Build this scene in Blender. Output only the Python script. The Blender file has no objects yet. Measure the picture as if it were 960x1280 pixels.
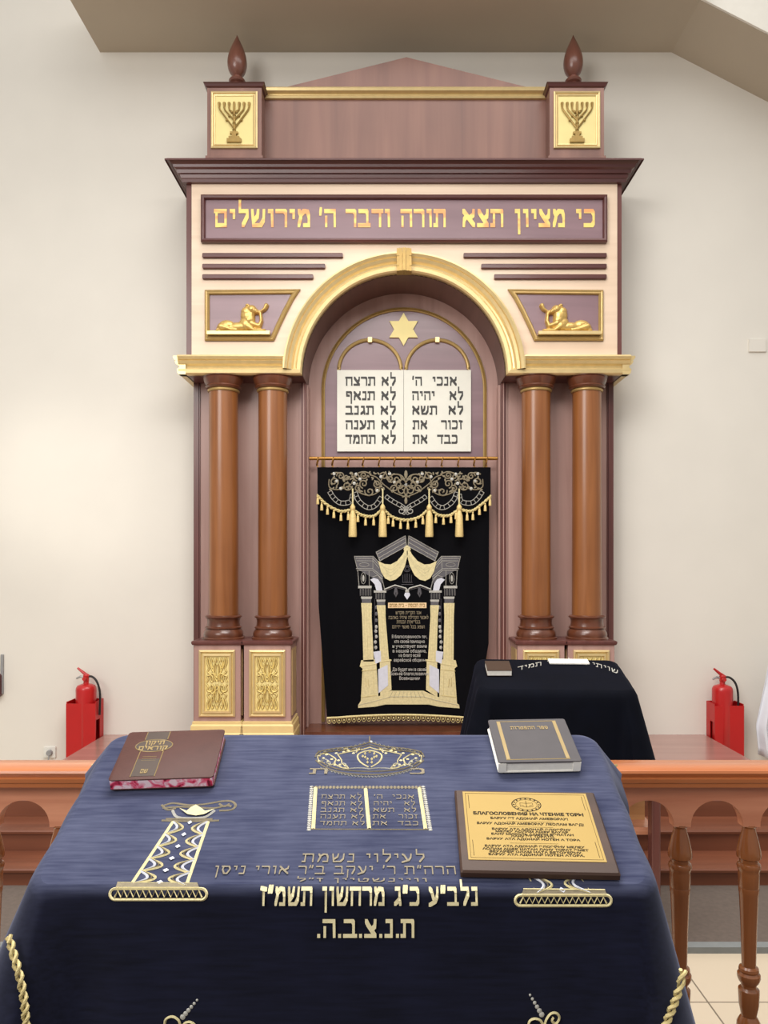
import bpy, bmesh, math, random
from mathutils import Vector, Matrix
random.seed(7)
S = bpy.context.scene
COL = S.collection
PI = math.pi
F, CX, HY, EYE = 960.0, 490.0, 705.0, 1.90      # focal length (px), principal point (px), eye height (m)

def at(px, py, d):
    return Vector(((px-CX)*d/F, d, EYE-(py-HY)*d/F))
def ax(px, d): return (px-CX)*d/F
def az(py, d): return EYE-(py-HY)*d/F

# ------------------------------------------------------------------ materials
def new_mat(name):
    m = bpy.data.materials.new(name); m.use_nodes = True
    nt = m.node_tree
    return m, nt, nt.nodes['Principled BSDF']
def srgb(r, g, b):
    def f(c):
        c /= 255.0
        return c/12.92 if c <= .04045 else ((c+.055)/1.055)**2.4
    return (f(r), f(g), f(b), 1)
def plain(name, rgb, rough=.5, metal=0, var=.06, scale=14, bump=0, coat=0, sheen=0, sheen_tint=None, spec=.5):
    m, nt, b = new_mat(name)
    N, L = nt.nodes, nt.links
    c = srgb(*rgb)
    tc = N.new('ShaderNodeTexCoord'); no = N.new('ShaderNodeTexNoise'); no.inputs['Scale'].default_value = scale
    no.inputs['Detail'].default_value = 4
    L.new(tc.outputs['Object'], no.inputs['Vector'])
    r = N.new('ShaderNodeValToRGB')
    r.color_ramp.elements[0].position = .3; r.color_ramp.elements[1].position = .7
    r.color_ramp.elements[0].color = tuple(x*(1-var) for x in c[:3])+(1,)
    r.color_ramp.elements[1].color = tuple(min(1, x*(1+var)) for x in c[:3])+(1,)
    L.new(no.outputs['Fac'], r.inputs['Fac']); L.new(r.outputs['Color'], b.inputs['Base Color'])
    b.inputs['Roughness'].default_value = rough; b.inputs['Metallic'].default_value = metal
    b.inputs['Specular IOR Level'].default_value = spec
    if coat: b.inputs['Coat Weight'].default_value = coat; b.inputs['Coat Roughness'].default_value = .15
    if sheen:
        b.inputs['Sheen Weight'].default_value = sheen; b.inputs['Sheen Roughness'].default_value = .4
        b.inputs['Sheen Tint'].default_value = srgb(*sheen_tint)
    if bump:
        bp = N.new('ShaderNodeBump'); bp.inputs['Strength'].default_value = bump; bp.inputs['Distance'].default_value = .01
        n2 = N.new('ShaderNodeTexNoise'); n2.inputs['Scale'].default_value = scale*6; n2.inputs['Detail'].default_value = 3
        L.new(tc.outputs['Object'], n2.inputs['Vector'])
        L.new(n2.outputs['Fac'], bp.inputs['Height']); L.new(bp.outputs['Normal'], b.inputs['Normal'])
    return m
def wood(name, c1, c2, axis='Z', rough=.35, scale=1.0, coat=.15, spec=.5):
    m, nt, b = new_mat(name)
    N, L = nt.nodes, nt.links
    tc = N.new('ShaderNodeTexCoord'); mp = N.new('ShaderNodeMapping')
    s = [22*scale]*3; s['XYZ'.index(axis)] = 1.3*scale
    mp.inputs['Scale'].default_value = s
    no = N.new('ShaderNodeTexNoise'); no.inputs['Scale'].default_value = 1.0; no.inputs['Detail'].default_value = 6
    no.inputs['Distortion'].default_value = .6
    L.new(tc.outputs['Object'], mp.inputs['Vector']); L.new(mp.outputs['Vector'], no.inputs['Vector'])
    n2 = N.new('ShaderNodeTexNoise'); n2.inputs['Scale'].default_value = 1.6; n2.inputs['Detail'].default_value = 2
    L.new(tc.outputs['Object'], n2.inputs['Vector'])
    mx = N.new('ShaderNodeMath'); mx.operation = 'MULTIPLY_ADD'; mx.inputs[1].default_value = .7; 
    ml = N.new('ShaderNodeMath'); ml.operation = 'MULTIPLY'; ml.inputs[1].default_value = .3
    L.new(n2.outputs['Fac'], ml.inputs[0]); L.new(no.outputs['Fac'], mx.inputs[0]); L.new(ml.outputs[0], mx.inputs[2])
    r = N.new('ShaderNodeValToRGB')
    r.color_ramp.elements[0].position = .32; r.color_ramp.elements[1].position = .68
    r.color_ramp.elements[0].color = srgb(*c1); r.color_ramp.elements[1].color = srgb(*c2)
    L.new(mx.outputs[0], r.inputs['Fac']); L.new(r.outputs['Color'], b.inputs['Base Color'])
    b.inputs['Roughness'].default_value = rough; b.inputs['Coat Weight'].default_value = coat
    b.inputs['Coat Roughness'].default_value = .2; b.inputs['Specular IOR Level'].default_value = spec
    return m

M = {}
M['wall'] = plain('wall_plaster', (226, 221, 211), .8, var=.02, scale=2, bump=.08)
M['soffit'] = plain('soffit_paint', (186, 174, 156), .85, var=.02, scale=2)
M['white_wall'] = plain('pale_paint', (232, 228, 218), .8, var=.02)
M['cream'] = wood('pale_maple_veneer', (216, 189, 163), (232, 208, 183), 'X', .4, .5, .1)
M['pink'] = wood('rose_wood_panel', (164, 128, 119), (186, 151, 141), 'Z', .42, .5, .1)
M['attic'] = wood('attic_veneer', (122, 86, 76), (150, 108, 94), 'Z', .4, .35, .1)
M['mauve'] = wood('mauve_panel', (124, 98, 104), (144, 116, 122), 'X', .35, .4, .2)
M['dark'] = wood('dark_mahogany', (74, 38, 36), (98, 54, 50), 'X', .35, .6, .2)
M['darkz'] = wood('dark_mahogany_upright', (84, 46, 42), (112, 66, 60), 'Z', .35, .6, .2)
M['soffit_arch'] = wood('arch_reveal_veneer', (92, 63, 56), (114, 81, 72), 'Y', .4, .5, .1)
M['shaft'] = wood('cherry_column', (122, 72, 36), (154, 98, 54), 'Z', .3, .7, .3)
M['turned'] = wood('walnut_turning', (84, 44, 28), (112, 64, 42), 'Z', .28, .6, .3)
M['finial'] = wood('finial_walnut', (104, 62, 50), (130, 84, 70), 'Z', .3, .6, .3)
M['gold'] = plain('gilded_molding', (222, 197, 142), .32, .45, .05, 20)
M['gold_dull'] = plain('dull_gold_trim', (178, 148, 92), .4, .4, .06, 20)
M['gold_dark'] = plain('antique_gold_carving', (160, 130, 70), .38, .4, .1, 30)
M['gold_lion'] = plain('burnished_gold', (212, 176, 104), .32, .5, .1, 30)
M['gold_plate'] = plain('pale_gold_plate', (238, 220, 150), .5, .08, .03, 10)
M['gold_plinth'] = plain('cream_gold_plinth', (232, 204, 140), .45, .1, .04, 10)
M['gold_letter'] = plain('gold_leaf_letters', (240, 196, 100), .4, .15, .25, 9)
M['panel_white'] = plain('white_tablet', (228, 226, 214), .6, var=.02)
M['ink'] = plain('dark_lettering', (62, 60, 58), .6)
M['print'] = plain('black_engraving', (30, 22, 12), .7, spec=.2)
M['velvet_black'] = plain('black_velvet', (9, 9, 13), .9, sheen=.06, sheen_tint=(90, 95, 130), spec=.1)
M['velvet_navy'] = plain('midnight_velvet', (5, 7, 17), .85, sheen=.05, sheen_tint=(70, 90, 150), var=.2, scale=8, spec=.1)
M['thread_cream'] = plain('cream_thread', (218, 205, 156), .6, .05, .1, 60, .2)
M['thread_gold'] = plain('gold_thread', (208, 190, 132), .5, .1, .12, 80, .2)
M['thread_letter'] = plain('raised_letter_thread', (228, 216, 172), .6, .0, .08, 80, .2)
M['thread_dull'] = plain('antique_gold_thread', (132, 121, 98), .6, .1, .15, 80, .2)
M['thread_silver'] = plain('silver_thread', (182, 180, 172), .45, .15, .12, 80, .2)
M['thread_white'] = plain('white_satin', (208, 210, 220), .5, 0, .05, 40)
M['thread_grey'] = plain('pewter_thread', (96, 94, 98), .5, .2, .15, 80)
M['band'] = plain('peach_band', (236, 205, 160), .6, 0, .05, 50)
M['tassel'] = plain('tassel_silk', (222, 196, 132), .55, .1, .12, 90)
M['brass'] = plain('brass_rod', (170, 124, 62), .3, .7, .05)
M['platform'] = wood('polished_platform', (156, 116, 106), (176, 134, 124), 'X', .22, .4, .3)
M['steps'] = wood('step_wood', (100, 54, 34), (130, 76, 52), 'X', .5, .5, .05)
M['rail'] = wood('orange_oak', (188, 118, 88), (226, 158, 124), 'X', .35, .9, .25)
M['railtop'] = wood('orange_oak_rail', (166, 92, 48), (196, 120, 72), 'X', .28, .6, .35)
M['baluster'] = wood('turned_cherry', (130, 72, 32), (164, 100, 54), 'Z', .25, .7, .45)
M['red'] = plain('red_enamel', (186, 26, 28), .35, 0, .03, 6, coat=.3)
M['red_box'] = plain('red_painted_steel', (186, 18, 20), .4, 0, .04, 6)
M['black'] = plain('black_rubber', (22, 22, 24), .5)
M['steel'] = plain('steel', (170, 170, 170), .3, .9)
M['tilewhite'] = plain('white_plastic', (226, 224, 216), .4)
M['grey_plastic'] = plain('grey_cord', (150, 150, 150), .5)
M['carpet'] = plain('taupe_carpet', (104, 92, 84), .95, 0, .1, 40, .3)
M['strip'] = plain('carpet_edge_strip', (128, 132, 132), .6)
M['bookbrown'] = plain('maroon_leather', (78, 46, 40), .55, 0, .06, 30, .05, spec=.3)
M['bookdark'] = plain('dark_book_band', (64, 48, 38), .45)
M['bookgrey'] = plain('charcoal_cover', (78, 74, 76), .6, 0, .05, 20, spec=.3)
M['bookgrey2'] = plain('charcoal_border', (64, 61, 63), .4, 0, .05, 20)
M['bookgold'] = plain('gilt_print', (148, 126, 80), .45, .2)
M['paper'] = plain('page_edges', (246, 243, 234), .8, 0, .05, 60)
M['plaquewood'] = wood('plaque_board', (58, 40, 32), (78, 56, 44), 'X', .5, .6, .0, spec=.3)
M['plaquegold'] = plain('brushed_brass_sheet', (174, 146, 84), .6, .08, .03, 8, spec=.25)
M['robe'] = plain('white_satin_cloth', (226, 228, 236), .5, 0, .04, 10)
M['maroon'] = plain('maroon_lacquer', (84, 22, 24), .35)
M['lightwood'] = wood('light_ash', (176, 124, 76), (208, 158, 108), 'X', .45, 1.2, .1)

# gold leaf letters with orange inlay patches
m, nt, b = new_mat('gold_and_amber_letters')
tc = nt.nodes.new('ShaderNodeTexCoord'); no = nt.nodes.new('ShaderNodeTexNoise'); mp = nt.nodes.new('ShaderNodeMapping')
mp.inputs['Scale'].default_value = (7, 1, 16)
no.inputs['Scale'].default_value = 1; no.inputs['Detail'].default_value = 1
nt.links.new(tc.outputs['Object'], mp.inputs['Vector']); nt.links.new(mp.outputs['Vector'], no.inputs['Vector'])
r = nt.nodes.new('ShaderNodeValToRGB'); e = r.color_ramp.elements
e[0].position = .46; e[0].color = srgb(246, 214, 120); e[1].position = .6; e[1].color = srgb(238, 164, 100)
nt.links.new(no.outputs['Fac'], r.inputs['Fac']); nt.links.new(r.outputs['Color'], b.inputs['Base Color'])
b.inputs['Roughness'].default_value = .45
M['gold_letter'] = m

# marbled pink page edges
m, nt, b = new_mat('marbled_page_edge')
tc = nt.nodes.new('ShaderNodeTexCoord'); no = nt.nodes.new('ShaderNodeTexNoise')
no.inputs['Scale'].default_value = 34; no.inputs['Detail'].default_value = 3; no.inputs['Distortion'].default_value = 1.2
nt.links.new(tc.outputs['Object'], no.inputs['Vector'])
r = nt.nodes.new('ShaderNodeValToRGB'); e = r.color_ramp.elements
e[0].position = .3; e[0].color = srgb(120, 20, 40); e[1].position = .58; e[1].color = srgb(248, 220, 228)
x = e.new(.4); x.color = srgb(222, 60, 96); x = e.new(.48); x.color = srgb(238, 130, 156)
nt.links.new(no.outputs['Fac'], r.inputs['Fac']); nt.links.new(r.outputs['Color'], b.inputs['Base Color'])
b.inputs['Roughness'].default_value = .4
M['marble'] = m

# blue velvet table cloth: nap with brushed patches
m, nt, b = new_mat('navy_blue_velvet')
N, L = nt.nodes, nt.links
tc = N.new('ShaderNodeTexCoord'); no = N.new('ShaderNodeTexNoise'); no.inputs['Scale'].default_value = 7; no.inputs['Detail'].default_value = 7
L.new(tc.outputs['Object'], no.inputs['Vector'])
mp = N.new('ShaderNodeMapping'); mp.inputs['Scale'].default_value = (9, 120, 120)
n3 = N.new('ShaderNodeTexNoise'); n3.inputs['Scale'].default_value = 1; n3.inputs['Detail'].default_value = 3
L.new(tc.outputs['Object'], mp.inputs['Vector']); L.new(mp.outputs['Vector'], n3.inputs['Vector'])
ad = N.new('ShaderNodeMath'); ad.operation = 'ADD'
L.new(no.outputs['Fac'], ad.inputs[0]); L.new(n3.outputs['Fac'], ad.inputs[1])
hf = N.new('ShaderNodeMath'); hf.operation = 'MULTIPLY'; hf.inputs[1].default_value = .5; L.new(ad.outputs[0], hf.inputs[0])
r = N.new('ShaderNodeValToRGB'); e = r.color_ramp.elements
e[0].position = .36; e[0].color = srgb(9, 10, 24); e[1].position = .66; e[1].color = srgb(20, 22, 42)
L.new(hf.outputs[0], r.inputs['Fac'])
# light on the velvet painted in: upward faces paler, hanging sides darker
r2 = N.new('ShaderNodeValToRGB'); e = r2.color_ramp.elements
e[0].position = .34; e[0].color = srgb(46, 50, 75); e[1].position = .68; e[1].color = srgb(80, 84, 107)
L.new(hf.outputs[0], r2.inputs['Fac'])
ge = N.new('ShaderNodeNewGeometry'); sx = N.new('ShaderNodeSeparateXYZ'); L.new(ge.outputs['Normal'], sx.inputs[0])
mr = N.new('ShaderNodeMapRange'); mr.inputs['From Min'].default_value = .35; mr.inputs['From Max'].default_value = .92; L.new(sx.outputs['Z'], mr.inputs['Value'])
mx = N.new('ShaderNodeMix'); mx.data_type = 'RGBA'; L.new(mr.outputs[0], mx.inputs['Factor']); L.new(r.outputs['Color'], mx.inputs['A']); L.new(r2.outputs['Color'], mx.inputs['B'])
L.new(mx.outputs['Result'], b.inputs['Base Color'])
b.inputs['Roughness'].default_value = .85; b.inputs['Specular IOR Level'].default_value = .1
b.inputs['Sheen Weight'].default_value = .35; b.inputs['Sheen Roughness'].default_value = .5
b.inputs['Sheen Tint'].default_value = srgb(176, 182, 210)
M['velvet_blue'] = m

# floor tiles
m, nt, b = new_mat('beige_floor_tiles')
N, L = nt.nodes, nt.links
tc = N.new('ShaderNodeTexCoord'); mp = N.new('ShaderNodeMapping'); mp.inputs['Location'].default_value = (.13, .17, 0)
bk = N.new('ShaderNodeTexBrick'); bk.offset = 0
bk.inputs['Scale'].default_value = 1; bk.inputs['Brick Width'].default_value = .5; bk.inputs['Row Height'].default_value = .5
bk.inputs['Mortar Size'].default_value = .004; bk.inputs['Color1'].default_value = srgb(206, 190, 166); bk.inputs['Color2'].default_value = srgb(214, 198, 174)
bk.inputs['Mortar'].default_value = srgb(120, 106, 90)
L.new(tc.outputs['Object'], mp.inputs['Vector']); L.new(mp.outputs['Vector'], bk.inputs['Vector']); L.new(bk.outputs['Color'], b.inputs['Base Color'])
b.inputs['Roughness'].default_value = .3
M['tile'] = m

# ------------------------------------------------------------------ mesh builder
class MB:
    def __init__(s): s.v = []; s.f = []
    def add(s, vs, fs):
        o = len(s.v); s.v += [tuple(p) for p in vs]; s.f += [tuple(i+o for i in f) for f in fs]
    def box(s, x0, x1, y0, y1, z0, z1):
        s.add([(x0,y0,z0),(x1,y0,z0),(x1,y1,z0),(x0,y1,z0),(x0,y0,z1),(x1,y0,z1),(x1,y1,z1),(x0,y1,z1)],
              [(0,3,2,1),(4,5,6,7),(0,1,5,4),(1,2,6,5),(2,3,7,6),(3,0,4,7)])
    def bbox(s, x0, x1, y0, y1, z0, z1, b=.006):     # box with chamfered front edges and top
        s.levels([(0, z0), (0, z1-b), (-b, z1)], (x0, x1, y0, y1))
    def levels(s, prof, r, cap=True, back=False):    # stacked rectangles: prof = [(offset, z)]
        x0, x1, y0, y1 = r; vs = []; fs = []
        for o, z in prof:
            yb = y1+o if back else y1
            vs += [(x0-o, y0-o, z), (x1+o, y0-o, z), (x1+o, yb, z), (x0-o, yb, z)]
        n = len(prof)
        for i in range(n-1):
            for j in range(4):
                k = (j+1) % 4; fs.append((4*i+j, 4*i+k, 4*i+4+k, 4*i+4+j))
        if cap: fs += [(3, 2, 1, 0), tuple(4*(n-1)+j for j in range(4))]
        s.add(vs, fs)
    def prism(s, pts, y0, y1):                        # polygon in xz extruded along y
        n = len(pts)
        a = sum(pts[i][0]*pts[(i+1) % n][1]-pts[(i+1) % n][0]*pts[i][1] for i in range(n))
        if a < 0: pts = pts[::-1]
        vs = [(p[0], y0, p[1]) for p in pts]+[(p[0], y1, p[1]) for p in pts]
        fs = [tuple(range(n)), tuple(range(2*n-1, n-1, -1))]
        fs += [((i+1) % n, i, n+i, n+(i+1) % n) for i in range(n)]
        s.add(vs, fs)
    def lathe(s, prof, c=(0, 0, 0), n=32, axis='z'):  # prof = [(r, z)]
        vs = []; fs = []
        for r, z in prof:
            for i in range(n):
                a = 2*PI*i/n
                if axis == 'z': vs.append((c[0]+r*math.cos(a), c[1]+r*math.sin(a), c[2]+z))
                elif axis == 'y': vs.append((c[0]+r*math.cos(a), c[1]+z, c[2]+r*math.sin(a)))
                else: vs.append((c[0]+z, c[1]+r*math.cos(a), c[2]+r*math.sin(a)))
        for k in range(len(prof)-1):
            for i in range(n):
                j = (i+1) % n; fs.append((k*n+i, k*n+j, k*n+n+j, k*n+n+i))
        fs += [tuple(range(n-1, -1, -1)), tuple((len(prof)-1)*n+i for i in range(n))]
        s.add(vs, fs)
    def tube(s, pts, r, n=8, closed=False):
        pts = [Vector(p) for p in pts]; N_ = len(pts); vs = []; fs = []
        rr = r if isinstance(r, (list, tuple)) else [r]*N_
        up = Vector((0, 0, 1))
        for i, p in enumerate(pts):
            a = pts[(i-1) % N_] if (closed or i) else p; c = pts[(i+1) % N_] if (closed or i < N_-1) else p
            t = (c-a).normalized()
            u = t.cross(up)
            if u.length < .05: u = t.cross(Vector((0, 1, 0)))
            u.normalize(); w = t.cross(u)
            for k in range(n):
                q = 2*PI*k/n; vs.append(p+rr[i]*(math.cos(q)*u+math.sin(q)*w))
        for i in range(N_ if closed else N_-1):
            j = (i+1) % N_
            for k in range(n):
                l = (k+1) % n; fs.append((i*n+k, i*n+l, j*n+l, j*n+k))
        if not closed: fs += [tuple(range(n-1, -1, -1)), tuple((N_-1)*n+k for k in range(n))]
        s.add(vs, fs)
    def ball(s, c, rx, ry=None, rz=None, n=14, m=9):
        ry = rx if ry is None else ry; rz = rx if rz is None else rz
        vs = [(c[0], c[1], c[2]-rz)]; fs = []
        for i in range(1, m):
            a = -PI/2+PI*i/m
            for k in range(n):
                q = 2*PI*k/n; vs.append((c[0]+rx*math.cos(a)*math.cos(q), c[1]+ry*math.cos(a)*math.sin(q), c[2]+rz*math.sin(a)))
        vs.append((c[0], c[1], c[2]+rz))
        for k in range(n):
            j = (k+1) % n; fs.append((0, 1+j, 1+k)); fs.append((len(vs)-1, 1+(m-2)*n+k, 1+(m-2)*n+j))
            for i in range(m-2): fs.append((1+i*n+k, 1+i*n+j, 1+(i+1)*n+j, 1+(i+1)*n+k))
        s.add(vs, fs)
    def sweep(s, path, prof, Y, closed=False):       # path in xz; profile (offset to the left of travel, protrusion toward -y)
        n = len(path); vs = []; fs = []; k = len(prof)
        P = [Vector(p) for p in path]
        for i in range(n):
            d1 = (P[i]-P[i-1]).normalized() if (i or closed) else None
            d2 = (P[(i+1) % n]-P[i]).normalized() if (i < n-1 or closed) else None
            if d1 is None: d1 = d2
            if d2 is None: d2 = d1
            n1 = Vector((-d1.y, d1.x)); n2 = Vector((-d2.y, d2.x))
            mt = n1+n2; mt = mt/max(.2, (1+n1.dot(n2)))
            for o, h in prof:
                q = P[i]+mt*o; vs.append((q.x, Y-h, q.y))
        for i in range(n if closed else n-1):
            j = (i+1) % n
            for a in range(k-1): fs.append((i*k+a, j*k+a, j*k+a+1, i*k+a+1))
        if not closed: fs += [tuple(range(k)), tuple((n-1)*k+a for a in range(k-1, -1, -1))]
        s.add(vs, fs)
    def build(s, name, mat, parent=None, smooth=False, angle=35, fix=True):
        me = bpy.data.meshes.new(name); me.from_pydata(s.v, [], s.f); me.update()
        if fix:
            bm = bmesh.new(); bm.from_mesh(me); bmesh.ops.recalc_face_normals(bm, faces=bm.faces); bm.to_mesh(me); bm.free()
        me.materials.append(mat if not isinstance(mat, str) else M[mat])
        o = bpy.data.objects.new(name, me); COL.objects.link(o)
        if parent is not None:
            o.parent = parent; o.location = -wloc(parent)
        if smooth:
            me.polygons.foreach_set('use_smooth', [True]*len(me.polygons))
            me.set_sharp_from_angle(angle=math.radians(angle))
        return o
def wloc(o):
    v = Vector(o.location)
    while o.parent: o = o.parent; v = v+Vector(o.location)
    return v
def thing(name, loc, label, cat, group=None):
    o = bpy.data.objects.new(name, None); COL.objects.link(o); o.location = loc; o.empty_display_size = .1
    return tag(o, label, cat, group)
def tag(o, label, cat, group=None):
    o['label'] = label; o['category'] = cat
    if group: o['group'] = group
    return o
def struct(o): o['kind'] = 'structure'; return o
def copy_tree(o, parent=None):
    c = o.copy(); COL.objects.link(c); c.parent = parent
    for ch in list(o.children): copy_tree(ch, c)
    return c

# ------------------------------------------------------------------ square-nib Hebrew lettering (strokes of nib centres, advance width)
HB = {
 'א': (.86, [[(.1,.9),(.76,.1)], [(.74,.9),(.72,.68),(.5,.52)], [(.3,.62),(.14,.42),(.12,.1)]]),
 'ב': (.82, [[(.1,.9),(.56,.9),(.62,.8),(.62,.1)], [(.06,.1),(.76,.1)]]),
 'ג': (.56, [[(.16,.9),(.4,.9),(.42,.4),(.48,.1)], [(.42,.36),(.1,.1)]]),
 'ד': (.76, [[(.06,.9),(.7,.9)], [(.56,.9),(.56,.1)]]),
 'ה': (.82, [[(.08,.9),(.7,.9),(.72,.1)], [(.14,.52),(.14,.1)]]),
 'ו': (.42, [[(.1,.9),(.28,.9),(.3,.1)]]),
 'ז': (.48, [[(.08,.92),(.42,.86)], [(.25,.86),(.28,.1)]]),
 'ח': (.82, [[(.05,.9),(.72,.9),(.72,.1)], [(.14,.9),(.14,.1)]]),
 'ט': (.82, [[(.1,.86),(.14,.1),(.66,.1),(.72,.75),(.5,.9),(.42,.66)]]),
 'י': (.4, [[(.1,.9),(.28,.9),(.28,.56)]]),
 'כ': (.76, [[(.1,.9),(.54,.9),(.64,.75),(.64,.25),(.54,.1),(.08,.1)]]),
 'ך': (.74, [[(.05,.9),(.62,.9),(.62,-.3)]]),
 'ל': (.72, [[(.15,1.42),(.15,.9),(.6,.9),(.62,.62),(.34,.1)]]),
 'מ': (.84, [[(.12,.9),(.24,.62),(.1,.1)], [(.22,.68),(.42,.9),(.64,.86),(.72,.6),(.72,.1),(.44,.1)]]),
 'ם': (.84, [[(.06,.9),(.7,.9),(.7,.1),(.14,.1),(.14,.9)]]),
 'נ': (.56, [[(.14,.9),(.42,.9),(.42,.1),(.08,.1)]]),
 'ן': (.42, [[(.1,.9),(.28,.9),(.3,-.3)]]),
 'ס': (.82, [[(.06,.9),(.6,.9),(.72,.6),(.54,.1),(.32,.1),(.14,.55),(.18,.9)]]),
 'ע': (.78, [[(.1,.9),(.22,.78),(.44,.2)], [(.66,.9),(.64,.55),(.5,.24),(.08,.04)]]),
 'פ': (.8, [[(.4,.5),(.16,.52),(.14,.9),(.58,.9),(.66,.78),(.66,.1),(.08,.1)]]),
 'ף': (.8, [[(.4,.5),(.16,.52),(.14,.9),(.58,.9),(.66,.78),(.66,-.3)]]),
 'צ': (.78, [[(.12,.9),(.2,.74),(.66,.1),(.08,.1)], [(.66,.9),(.64,.62),(.46,.44)]]),
 'ק': (.78, [[(.06,.9),(.66,.9),(.68,.6),(.5,.1)], [(.16,.5),(.16,-.3)]]),
 'ר': (.72, [[(.05,.9),(.54,.9),(.62,.8),(.62,.1)]]),
 'ש': (.94, [[(.1,.9),(.18,.1),(.62,.1),(.8,.4),(.82,.9)], [(.46,.9),(.42,.6),(.2,.36)]]),
 'ת': (.86, [[(.05,.9),(.68,.9),(.72,.8),(.72,.1)], [(.2,.9),(.2,.1),(.04,.1)]]),
 "'": (.26, [[(.14,1.0),(.1,.76)]]),
 '"': (.4, [[(.12,1.0),(.08,.76)], [(.3,1.0),(.26,.76)]]),
 '.': (.26, [[(.12,.1),(.14,.1)]]),
 '-': (.5, [[(.1,.5),(.4,.5)]]),
 ' ': (.45, []),
}
def hull(ps):
    ps = sorted(set(ps))
    def half(q):
        h = []
        for p in q:
            while len(h) > 1 and (h[-1][0]-h[-2][0])*(p[1]-h[-2][1])-(h[-1][1]-h[-2][1])*(p[0]-h[-2][0]) <= 0: h.pop()
            h.append(p)
        return h
    a = half(ps); b = half(ps[::-1])
    return a[:-1]+b[:-1]
def hebrew(text, x0, x1, z0, z1, nx=.085, ny=.12, track=.1):
    """convex polygons of a right-to-left line fitted into x0..x1 (left..right), baseline z0, letter height to z1"""
    W = sum(HB[c][0]+track for c in text)-track
    sx = (x1-x0)/W; h = z1-z0; polys = []; cur = W
    for c in text:
        w, strokes = HB[c]; cur -= w
        for st in strokes:
            for a, b_ in zip(st, st[1:]):
                pts = []
                for p in (a, b_):
                    for ux, uy in ((-nx, -ny), (nx, -ny), (nx, ny), (-nx, ny)): pts.append((p[0]+ux, p[1]+uy))
                polys.append([(x0+(cur+q[0])*sx, z0+q[1]*h) for q in hull(pts)])
        cur -= track
    return polys
_fc = {}
def latin(text, x0, x1, z0, z1, bold=.0):
    """(verts, faces) of a line of type fitted to a box"""
    c = bpy.data.curves.new('type', 'FONT'); c.body = text; c.offset = bold
    c.resolution_u = 2
    o = bpy.data.objects.new('type', c); COL.objects.link(o)
    me = bpy.data.meshes.new_from_object(o.evaluated_get(bpy.context.evaluated_depsgraph_get()))
    vs = [(v.co.x, v.co.y) for v in me.vertices]; fs = [tuple(p.vertices) for p in me.polygons]
    bpy.data.objects.remove(o); bpy.data.curves.remove(c); bpy.data.meshes.remove(me)
    a0 = min(v[0] for v in vs); a1 = max(v[0] for v in vs)
    cap = .7
    return [(x0+(v[0]-a0)/(a1-a0)*(x1-x0), z0+v[1]/cap*(z1-z0)) for v in vs], fs

# ------------------------------------------------------------------ surface decoration (embroidery, print, relief) on a mapped sheet
class Deco:
    """2-D drawing in sheet coordinates (u, v); surf(u, v, h) gives the 3-D point h above the sheet; conv maps photo px to (u, v)"""
    def __init__(s, surf, conv=None): s.m = MB(); s.surf = surf; s.conv = conv or (lambda p: p)
    def raw(s, vs, fs, h): s.m.add([s.surf(u, v, h) for u, v in vs], fs)
    def poly(s, pts, h=.002, px=True):
        q = [s.conv(p) for p in pts] if px else pts
        s.raw(q, [tuple(range(len(q)))], h)
    def polys(s, pl, h=.002):
        for i, p in enumerate(pl): s.raw(p, [tuple(range(len(p)))], h+i*1.5e-5)
    def stroke(s, pts, w, h=.003, closed=False, px=True, taper=False):
        P = [Vector(s.conv(p)) if px else Vector(p) for p in pts]
        Q = [P[0]]
        for p in P[1:]:
            if (p-Q[-1]).length > 1e-6: Q.append(p)
        P = Q; n = len(P)
        if n < 2: return
        vs = []; fs = []
        for i in range(n):
            a = P[i-1] if (i or closed) else P[i]; c = P[(i+1) % n] if (i < n-1 or closed) else P[i]
            t = (c-a); t = t.normalized() if t.length > 1e-9 else Vector((1, 0)); nn = Vector((-t.y, t.x))
            ww = w*(1-.75*abs(2*i/(n-1)-1)) if taper else w
            l = P[i]+nn*ww/2; r_ = P[i]-nn*ww/2
            vs += [s.surf(l.x, l.y, h*.25), s.surf(P[i].x, P[i].y, h), s.surf(r_.x, r_.y, h*.25)]
        for i in range(n if closed else n-1):
            j = (i+1) % n
            fs += [(3*i, 3*i+1, 3*j+1, 3*j), (3*i+1, 3*i+2, 3*j+2, 3*j+1)]
        s.m.add(vs, fs)
    def dot(s, c, r, ry=None, h=.003, px=True, n=8, rot=0):
        C = s.conv(c) if px else c; ry = ry or r
        vs = [s.surf(C[0], C[1], h)]; cr, sr = math.cos(rot), math.sin(rot)
        for k in range(n):
            a = 2*PI*k/n; u, v = r*math.cos(a), ry*math.sin(a)
            vs.append(s.surf(C[0]+u*cr-v*sr, C[1]+u*sr+v*cr, h*.2))
        s.m.add(vs, [(0, 1+k, 1+(k+1) % n) for k in range(n)])
    def build(s, name, mat, parent, smooth=True): return s.m.build(name, mat, parent, smooth, 50, fix=False)
class Motif:
    """one embroidered motif drawn in several threads: a single mesh with one material slot per thread"""
    def __init__(s, surf, conv=None): s.a = (surf, conv); s.d = {}
    def __getitem__(s, k):
        if k not in s.d: s.d[k] = Deco(*s.a)
        return s.d[k]
    def build(s, name, parent):
        m = MB(); cnt = []
        for k, d in s.d.items(): m.add(d.m.v, d.m.f); cnt.append((k, len(d.m.f)))
        o = m.build(name, cnt[0][0], parent, True, 50, fix=False); idx = []
        for i, (k, n) in enumerate(cnt):
            if i: o.data.materials.append(M[k])
            idx += [i]*n
        o.data.polygons.foreach_set('material_index', idx); return o
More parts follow.
